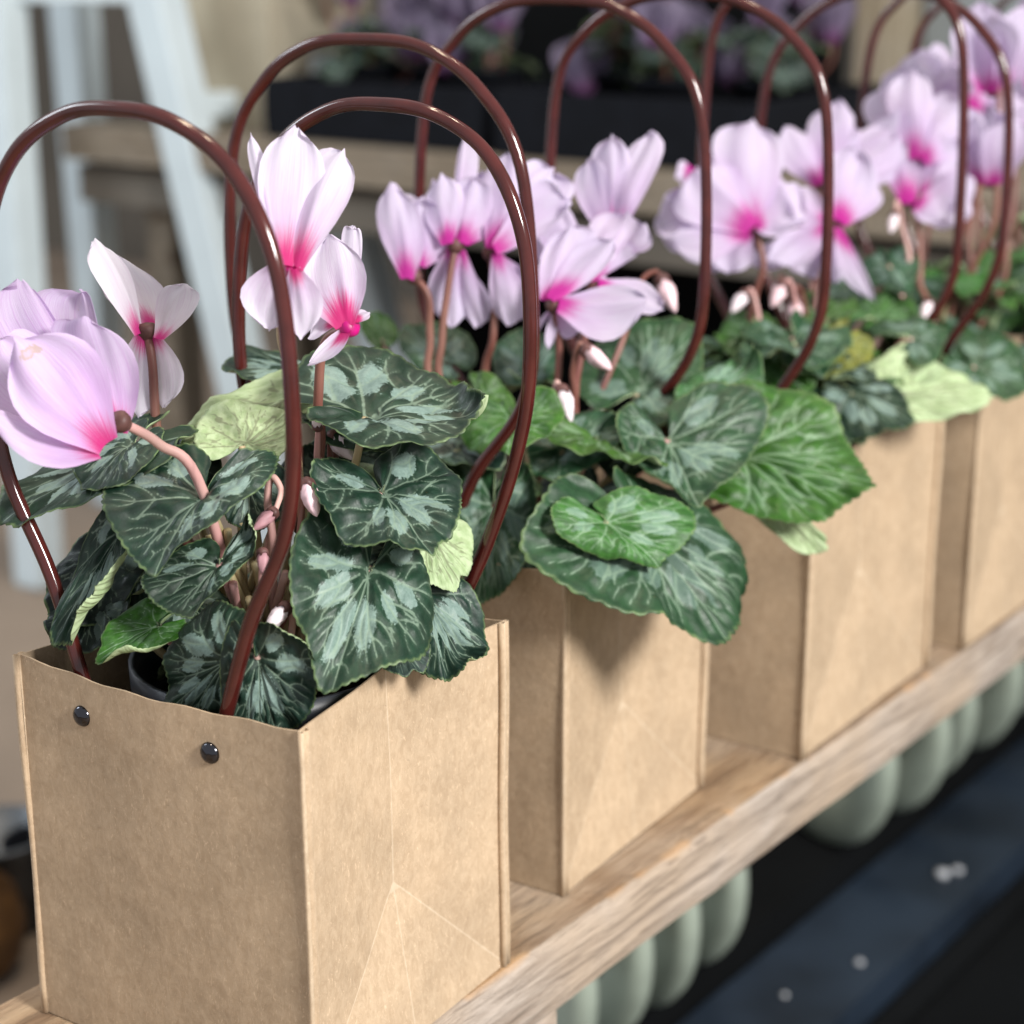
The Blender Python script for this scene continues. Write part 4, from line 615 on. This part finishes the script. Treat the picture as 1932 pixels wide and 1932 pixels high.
def make_leaf(idx, root, tint, A, T, E1, E2, o, stalk_to=None, sc=1e-4):
    A, T, E1, E2 = [np.array(q, float)*sc for q in (A, T, E1, E2)]
    hi = bool(o.get('hi')); cs = CANON[hi]; c = cs[idx % len(cs)]; s, t = c['st'].T
    V = T-A; P1 = E1-A-.1*V; P2 = E2-A-.1*V; Em = (P1-P2)/2; Ep = (P1+P2)/2
    ta = np.sqrt(t*t+.0036)-.06; P = A+s[:, None]*V+t[:, None]*Em+ta[:, None]*Ep
    N = np.cross(V, Em); N /= np.linalg.norm(N); ln = (np.linalg.norm(V)+np.linalg.norm(Em))/2
    k, ks, wv = o.get('k', .1), o.get('ks', .06), o.get('w', .03)*1.7; R_ = np.random.RandomState(idx*7+3); p1, p2, p3 = R_.rand(3)*6.28
    d = k*(np.abs(t)-t*t)*1.1+ks*np.clip(s-s*s, -.3, 1)
    d += wv*c['rho']**2*(np.sin(3*c['th']+p1)+.6*np.sin(5*c['th']+p2)+.45*np.sin(9*c['th']+p3)+.25*np.sin(16*c['th']+p1*2))
    pf = o.get('puff', 1.0)*1.4; d += .030*pf*np.clip(c['vd']*1.5, 0, 1)*np.clip(1.25-c['rho'], 0, 1)
    d += .05*(vnoise(s, t, idx+300, 4)-.5)+.02*(vnoise(s, t, idx+340, 11)-.5)
    d -= .05*np.exp(-(s*s+t*t)/.02)
    if 'curl' not in o and hi: o = dict(o, curl=(R_.choice([-1, 1])*R_.uniform(.5, 2.0), R_.uniform(.6, 1.1), R_.uniform(2.0, 3.6)*R_.choice([1, 1, -1])))
    if 'curl' in o:
        c0, wd, kk = o['curl']; dth = np.abs(np.arctan2(np.sin(c['th']-c0), np.cos(c['th']-c0)))
        w_ = np.clip(1-(dth/wd)**2, 0, 1)**1.0; e = np.clip(c['rho']-.62, 0, 1); ang = kk*e*w_+1e-6
        rad = np.sin(ang)/(kk*w_+math.copysign(1e-6, kk))-e; rad = np.where(w_ > 1e-3, rad, 0); upd = np.where(w_ > 1e-3, (1-np.cos(ang))/(kk*w_+math.copysign(1e-6, kk)), 0)
        dirv = (s-.1)[:, None]*V+t[:, None]*Em; P = P+dirv*rad[:, None]/np.maximum(c['rho'], .1)[:, None]; d = d+upd*1.1
    P = P+(d*ln)[:, None]*N
    F = c['F']; na = c['na']; quads = [f for f in F if len(f) == 4]
    NV = normals(P, quads); NV[0] = N
    if NV[1:].mean(0)@N < 0: NV = -NV
    nv = len(P); th_ = .00042*(.35+.65*np.clip((1-c['rho'])*8, 0, 1)); B = P-NV*th_[:, None]
    # orientation of faces: make upper side normals along N
    f0 = quads[len(quads)//3]; nn = np.cross(P[f0[2]]-P[f0[0]], P[f0[3]]-P[f0[1]])
    nrm = np.sign(np.mean(np.sum(NV[[f0[0], f0[1]]]*nn, axis=1)))
    up_ = [f if nrm > 0 else f[::-1] for f in F]; dn = [tuple(x+nv for x in (f[::-1] if nrm > 0 else f)) for f in F]
    o0 = 1+(c['nr']-1)*na; rim = [(o0+j, o0+(j+1) % na, nv+o0+(j+1) % na, nv+o0+j) for j in range(na)]
    if nrm > 0: rim = [f[::-1] for f in rim]
    pat = np.stack([c['vd'], c['sil'], c['rho']], 1)
    ob = mk('leaf', np.vstack([P, B]), up_+dn+rim, ['leaf', 'under'], root, True, midx=[0]*len(up_)+[1]*(len(dn))+[0]*len(rim),
            attrs={'st': ('FLOAT_VECTOR', np.vstack([np.c_[c['st'], np.zeros(nv)]]*2)), 'pat': ('FLOAT_VECTOR', np.vstack([pat]*2))}, origin=root.location)
    tc = TINT['y' if o.get('y') else tint]; j = 1+.12*R_.randn(3)*np.array([1, .6, 1]); ob.color = (tc[0]*j[0], tc[1]*j[1], tc[2]*j[2], tc[3]*R_.uniform(.85, 1))
    if stalk_to is not None:
        q = np.array(stalk_to); d0 = A-N*.001; mid = d0*.55+q*.45-N*ln*.25; mid[2] = max(mid[2], q[2]+.3*(d0[2]-q[2]))
        pts = catmull([d0, d0-N*ln*.18+(q-d0)*.10, mid, q], 6); V_, F_ = tube(pts, np.linspace(.0014, .0019, len(pts)), 8)
        mk('leaf_stalk', V_, F_, rng.choice(['stalk_green', 'stalk_pink', 'stalk_red', 'stalk_green']), ob, origin=root.location)
    return ob
PR = np.array([(0, .26), (.12, .42), (.28, .66), (.45, .88), (.62, 1.0), (.76, .97), (.87, .84), (.94, .64), (.98, .42), (1.0, .16)])
def make_petal(idx, parent, root, B, T, E1, E2, o, mat, sc=1e-4, ns=26, nt=19):
    B, T, E1, E2 = [np.array(q, float)*sc for q in (B, T, E1, E2)]
    R_ = np.random.RandomState(idx*13+1)
    V = T-B; P1 = E1-B-.6*V; P2 = E2-B-.6*V; Em = (P1-P2)/2; Ep = (P1+P2)/2
    N = np.cross(V, Em); N /= np.linalg.norm(N); ln = np.linalg.norm(V); wl = np.linalg.norm(Em)
    s = np.linspace(0, 1, ns)[:, None]; t = np.linspace(-1, 1, nt)[None]
    hw = np.interp(s[:, 0], PR[:, 0], PR[:, 1])[:, None]
    tt = t*hw; ss = s+0*t
    ss = ss-.025*(1-np.cos(t*PI*.5))*np.clip((s-.6)/.4, 0, 1)*2*s+.012*np.sin(7*t+R_.rand()*6)*np.clip((s-.8)*5, 0, 1)
    c = o.get('c', .2); ph = R_.rand(4)*6.28
    d = c*wl*(np.abs(tt)-tt*tt)*1.3*np.sin(PI*np.clip(s, 0, 1)*.9+.15)
    d = d+ln*.06*np.sin(PI*s)*(1 if R_.rand() > .3 else -1)+o.get('rf', 1)*wl*.10*np.clip(s-.35, 0, 1)*np.sin(2.6*t+ph[0])+o.get('rf', 1)*wl*.09*np.clip(s-.4, 0, 1)*np.sin(6*t+ph[1]+4*s)
    d = d+wl*.02*np.cos(9*t)*np.sin(PI*s)-wl*.10*np.exp(-((t-.25*np.sin(ph[2]))/.16)**2)*np.sin(PI*s)**1.5*(1 if ph[3] > 2 else .3)+wl*.07*np.clip(s-.3, 0, 1)*np.sin(10*t+ph[3])*np.abs(t)
    ta = np.sqrt(tt*tt+.01)-.1
    nc = 1 if N@np.array([.577, -.764, .29]) > 0 else -1
    P = B+ss[..., None]*V+tt[..., None]*Em+ta[..., None]*Ep-(nc*d)[..., None]*N
    # roll the free margin a little outwards
    e = np.clip(np.abs(t)-.8, 0, 1)*np.clip((s-.2)*2, 0, 1)*np.clip((1-s)*4, 0, 1); P = P-nc*(e*wl*.25)[..., None]*N
    Vv = P.reshape(-1, 3); F = [(i*nt+j, (i+1)*nt+j, (i+1)*nt+j+1, i*nt+j+1) for i in range(ns-1) for j in range(nt-1)]
    st_ = np.stack([ss+0*t, t+0*s, 0*ss], -1).reshape(-1, 3)
    ob = mk('petal', Vv, F, mat, parent, True, attrs={'st': ('FLOAT_VECTOR', st_)}, origin=root.location)
    ob.color = (o.get('scar', 0), 1, 1, o.get('m', .85)); return ob
def make_flower(idx, root, stem, petals, mat, stalk, sc=1e-4, cal='calyx'):
    S_ = [np.array(q, float)*sc for q in stem]; b = S_[0]
    V, F = lathe([(.0001, -.004), (.0022, -.0038), (.0036, -.0018), (.0040, .0006), (.0030, .0022), (.0001, .0028)], 14)
    ax = S_[0]-S_[1]; ax = Vector(ax/np.linalg.norm(ax)); Rm_ = np.array(Vector((0, 0, 1)).rotation_difference(ax).to_matrix())
    fl = mk('flower', V@Rm_.T+b, F, cal, root, origin=root.location)
    pts = catmull(S_, 8); V, F = tube(pts, np.linspace(.0016, .0021, len(pts)), 10); mk('flower_stalk', V, F, stalk, fl, origin=root.location)
    for i, q in enumerate(petals): make_petal(idx*10+i, fl, root, *q[:4], q[4], mat, sc)
    return fl
def make_bud(root, B, T, stem, kind, sc=1e-4):
    B, T = np.array(B, float)*sc, np.array(T, float)*sc; L_ = np.linalg.norm(T-B); ns = 14; r = min(.0042, L_*.22)
    prof = [(.0001, 0), (.55, .06), (.85, .22), (1, .42), (.88, .62), (.60, .80), (.30, .93), (.0001, 1)]; V = []
    for i, (a, z) in enumerate(prof):
        for j in range(ns): th = j/ns*2*PI+z*1.6; k = 1+.13*math.cos(5*(j/ns*2*PI)); V.append((a*r*k*math.cos(th), a*r*k*math.sin(th), z*L_))
    F = [(i*ns+j, i*ns+(j+1) % ns, (i+1)*ns+(j+1) % ns, (i+1)*ns+j) for i in range(len(prof)-1) for j in range(ns)]
    Rm_ = np.array(Vector((0, 0, 1)).rotation_difference(Vector((T-B)/L_)).to_matrix())
    bd = mk('bud', np.array(V)@Rm_.T+B, F, 'bud_'+kind, root, origin=root.location)
    V = []
    for i, (a, z) in enumerate([(.0001, -.04), (.5, -.03), (.85, .05), (.95, .16), (.80, .17)]):
        for j in range(ns): th = j/ns*2*PI; k = 1.06+.10*(j % 3 == 0); zz = z+(.12 if (j % 3 == 0 and i >= 3) else 0); V.append((a*r*k*math.cos(th), a*r*k*math.sin(th), zz*L_))
    F = [(i*ns+j, i*ns+(j+1) % ns, (i+1)*ns+(j+1) % ns, (i+1)*ns+j) for i in range(4) for j in range(ns)]
    mk('calyx', np.array(V)@Rm_.T+B, F, 'calyx', bd, origin=root.location)
    pts = catmull([B]+[np.array(q, float)*sc for q in stem], 8); V, F = tube(pts, np.linspace(.0010, .0017, len(pts)), 8)
    mk('bud_stalk', V, F, rng.choice(['stalk_red', 'stalk_pink']), bd, origin=root.location)
PL = {}
LABS = ['cyclamen with silver marbled dark leaves and pale pink flowers in the riveted front bag',
        'cyclamen with puckered leaves and lilac flowers in the second bag from the rivets',
        'cyclamen with bright green leaves and lilac flowers in the third bag from the rivets',
        'cyclamen with lilac flowers in the fourth bag along from the rivets',
        'cyclamen with lilac flowers in the last bag of the row']
for i, (loc, rz, W, D) in enumerate(ROOTS):
    cx, cy = loc[0]+math.cos(rz)*(-W/2)-math.sin(rz)*D/2, loc[1]+math.sin(rz)*(-W/2)+math.cos(rz)*D/2
    pt = empty('nursery_pot', (cx, cy, .014))
    tag(pt, ['charcoal plastic nursery pot inside the bag with steel rivets showing', 'charcoal nursery pot inside the second bag from the rivets', 'charcoal nursery pot inside the third bag from the rivets', 'charcoal nursery pot inside the fourth bag along from the rivets', 'charcoal nursery pot inside the last bag of the row'][i], 'pot', 'nursery pots inside the bags')
    V, F = lathe([(.001, 0), (.040, 0), (.044, .002), (.049, .115), (.0515, .116), (.052, .130), (.0500, .130), (.0485, .118), (.047, .10), (.001, .10)], 40); mk('pot_wall', V, F, 'pot', pt)
    V, F = lathe([(.001, .113), (.02, .114), (.035, .1125), (.047, .111), (.047, .105), (.001, .105)], 40); V[:, 2] += .002*nr_.randn(len(V)); mk('soil', V, F, 'soil', pt)
    r = empty('cyclamen_plant', (cx, cy, .115)); tag(r, LABS[i], 'plant', 'cyclamen in the kraft bags'); PL[i+1] = r
def crown(root, jit=.012): return np.array(root.location)+np.array([rng.uniform(-jit, jit), rng.uniform(-jit, jit), rng.uniform(-.002, .004)])
for i, (pl, tint, A, T, E1, E2, o) in enumerate(LEAVES):
    make_leaf(i, PL[pl], tint, A, T, E1, E2, o, crown(PL[pl]))
for i, (pl, stem, pet) in enumerate(FLOWERS):
    m = {1: 'petal', 2: 'petal2', 3: 'petal2', 4: 'petal2'}[pl]
    if i == 1: m = 'petalw'
    if i == 0: m = 'petal_lilac'
    c = crown(PL[pl]); stem = list(stem)+[tuple(c*1e4)]
    make_flower(i, PL[pl], stem, pet, m, 'stalk_pink' if i == 0 else 'stalk_green' if i in (2,) else 'stalk_red', cal='throat' if i in (2, 3) else 'calyx')
for (pl, B, T, stem, kind) in BUDS:
    c = crown(PL[pl]); make_bud(PL[pl], B, T, list(stem)+[tuple(c*1e4)], kind)
STK=[(-642, 334, 2004),(-643, 404, 2016),(-683, 318, 1940),(-580, 399, 1878),(-564, 470, 1964),(-448, 425, 1857),(-504, 289, 1783),(-404, 430, 1784),(-545, 255, 1844),(-762, 356, 1955),(-604, 570, 2033),(-397, 474, 1712)]
for q in STK:
    c = crown(PL[1], .02); q = np.array(q)*1e-4; pts = catmull([q, q*.55+c*.45+np.array([rng.uniform(-.004, .004), rng.uniform(-.004, .004), 0]), c], 8); V, F = tube(pts, np.linspace(.0015, .0021, len(pts)), 9)
    mk('leaf_stalk', V, F, rng.choice(['stalk_green', 'stalk_pink', 'stalk_red']), PL[1], origin=PL[1].location)
# generic leaves and flowers: fill the crowns of the plants and build the ones behind
def fill_leaf(idx, root, az, el, dist, size, tint, tilt=.5, hi=False, stalk=True):
    c = np.array(root.location); dr = np.array([math.cos(az), math.sin(az), 0]); A = c+dr*dist+np.array([0, 0, el])
    tip = dr*math.cos(tilt)+np.array([0, 0, -math.sin(tilt)]); side = np.array([-dr[1], dr[0], 0.]); side = side+np.array([0, 0, .25*rng.uniform(-1, 1)])
    V = tip*size; up_ = np.cross(V, side); E1, E2 = A+.1*V+side*size*.85, A+.1*V-side*size*.85
    if up_[2] < 0: E1, E2 = E2, E1
    make_leaf(idx, root, tint, A, A+V, E1, E2, dict(k=.12, w=.06, hi=hi), c+np.array([rng.uniform(-.01, .01), rng.uniform(-.01, .01), 0]) if stalk else None, 1.0)
def gen_flower(idx, root, base, size, mat, lean=0., az0=0., spread=.35, m=.9, sc=1.):
    pet = []; b = np.array(base)
    for k in range(5):
        a = az0+k*2*PI/5; d = np.array([math.cos(a), math.sin(a), 0]); sd = np.array([-d[1], d[0], 0])
        B = b+d*size*.10; T = b+d*size*spread+np.array([0, 0, size*rng.uniform(.85, 1.05)]); mid = B+.6*(T-B)+d*size*.05
        sw = sd*math.cos(.6)+d*math.sin(.6); pet.append((B, T, mid+sw*size*.33, mid-sw*size*.33, dict(c=.25, m=m)))
    c = np.array(root.location); stem = [b+np.array([0, 0, .0]), b+np.array([.004, 0, .006])*1., b*.9+c*.1+np.array([.008, 0, -.01]), b*.5+c*.5, c]
    make_flower(idx, root, stem, pet, mat, 'stalk_red', 1.0)
n = 500
for pl, cnt in ((1, 9), (2, 10), (3, 24), (4, 36), (5, 26)):
    for k in range(cnt):
        az = k*2.4+pl; n += 1
        if pl == 1: az = rng.uniform(1.2, 3.6); el, ds = rng.uniform(.02, .07), rng.uniform(.015, .045)
        else: el, ds = rng.uniform(.035, .095), rng.uniform(.015, .055)
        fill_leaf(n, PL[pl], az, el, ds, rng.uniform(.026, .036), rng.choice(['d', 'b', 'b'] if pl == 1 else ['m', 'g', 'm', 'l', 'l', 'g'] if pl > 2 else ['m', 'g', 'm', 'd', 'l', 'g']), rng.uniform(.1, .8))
for k, (dx, dy, dz, s_) in enumerate(((.02, .03, .20, .05), (-.03, .05, .17, .05), (.035, .0, .15, .045))):
    gen_flower(700+k, PL[4], np.array(PL[4].location)+np.array([dx, dy, dz]), s_, 'petal2', az0=k)
for k, (dx, dy, dz, s_) in enumerate(((.0, -.03, .19, .05), (-.04, .0, .16, .05), (.03, .02, .20, .05), (.04, -.03, .14, .045), (-.02, .04, .21, .05))):
    gen_flower(720+k, PL[5], np.array(PL[5].location)+np.array([dx, dy, dz]), s_, 'petal2', az0=k*1.3)
# cyclamen in the rear bench trays, their shade put into darker petal colour
k = 0
for ti, xs in enumerate(((-1.20, -1.10, -1.0), (-.84, -.74, -.64))):
    for x in xs:
        y = 1.40+.05*(k % 2); r = empty('cyclamen_plant', (x, y, .1805))
        tag(r, ['shaded mauve cyclamen in the black tray at the stool end of the bench', 'shaded mauve cyclamen in the black tray at the post end of the bench'][ti], 'plant', ['cyclamen in the tray at the stool end', 'cyclamen in the tray at the post end'][ti])
        V, F = lathe([(.001, 0), (.036, 0), (.046, .07), (.049, .07), (.049, .078), (.044, .078), (.042, .065), (.001, .062)], 24); mk('pot', V, F, 'tray', r)
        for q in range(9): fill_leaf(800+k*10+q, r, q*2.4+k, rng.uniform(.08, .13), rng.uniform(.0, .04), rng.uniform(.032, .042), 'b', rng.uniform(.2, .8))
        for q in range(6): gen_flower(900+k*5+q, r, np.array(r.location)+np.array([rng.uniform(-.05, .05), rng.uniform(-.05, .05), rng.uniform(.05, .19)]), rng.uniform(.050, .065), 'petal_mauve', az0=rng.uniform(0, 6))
        k += 1
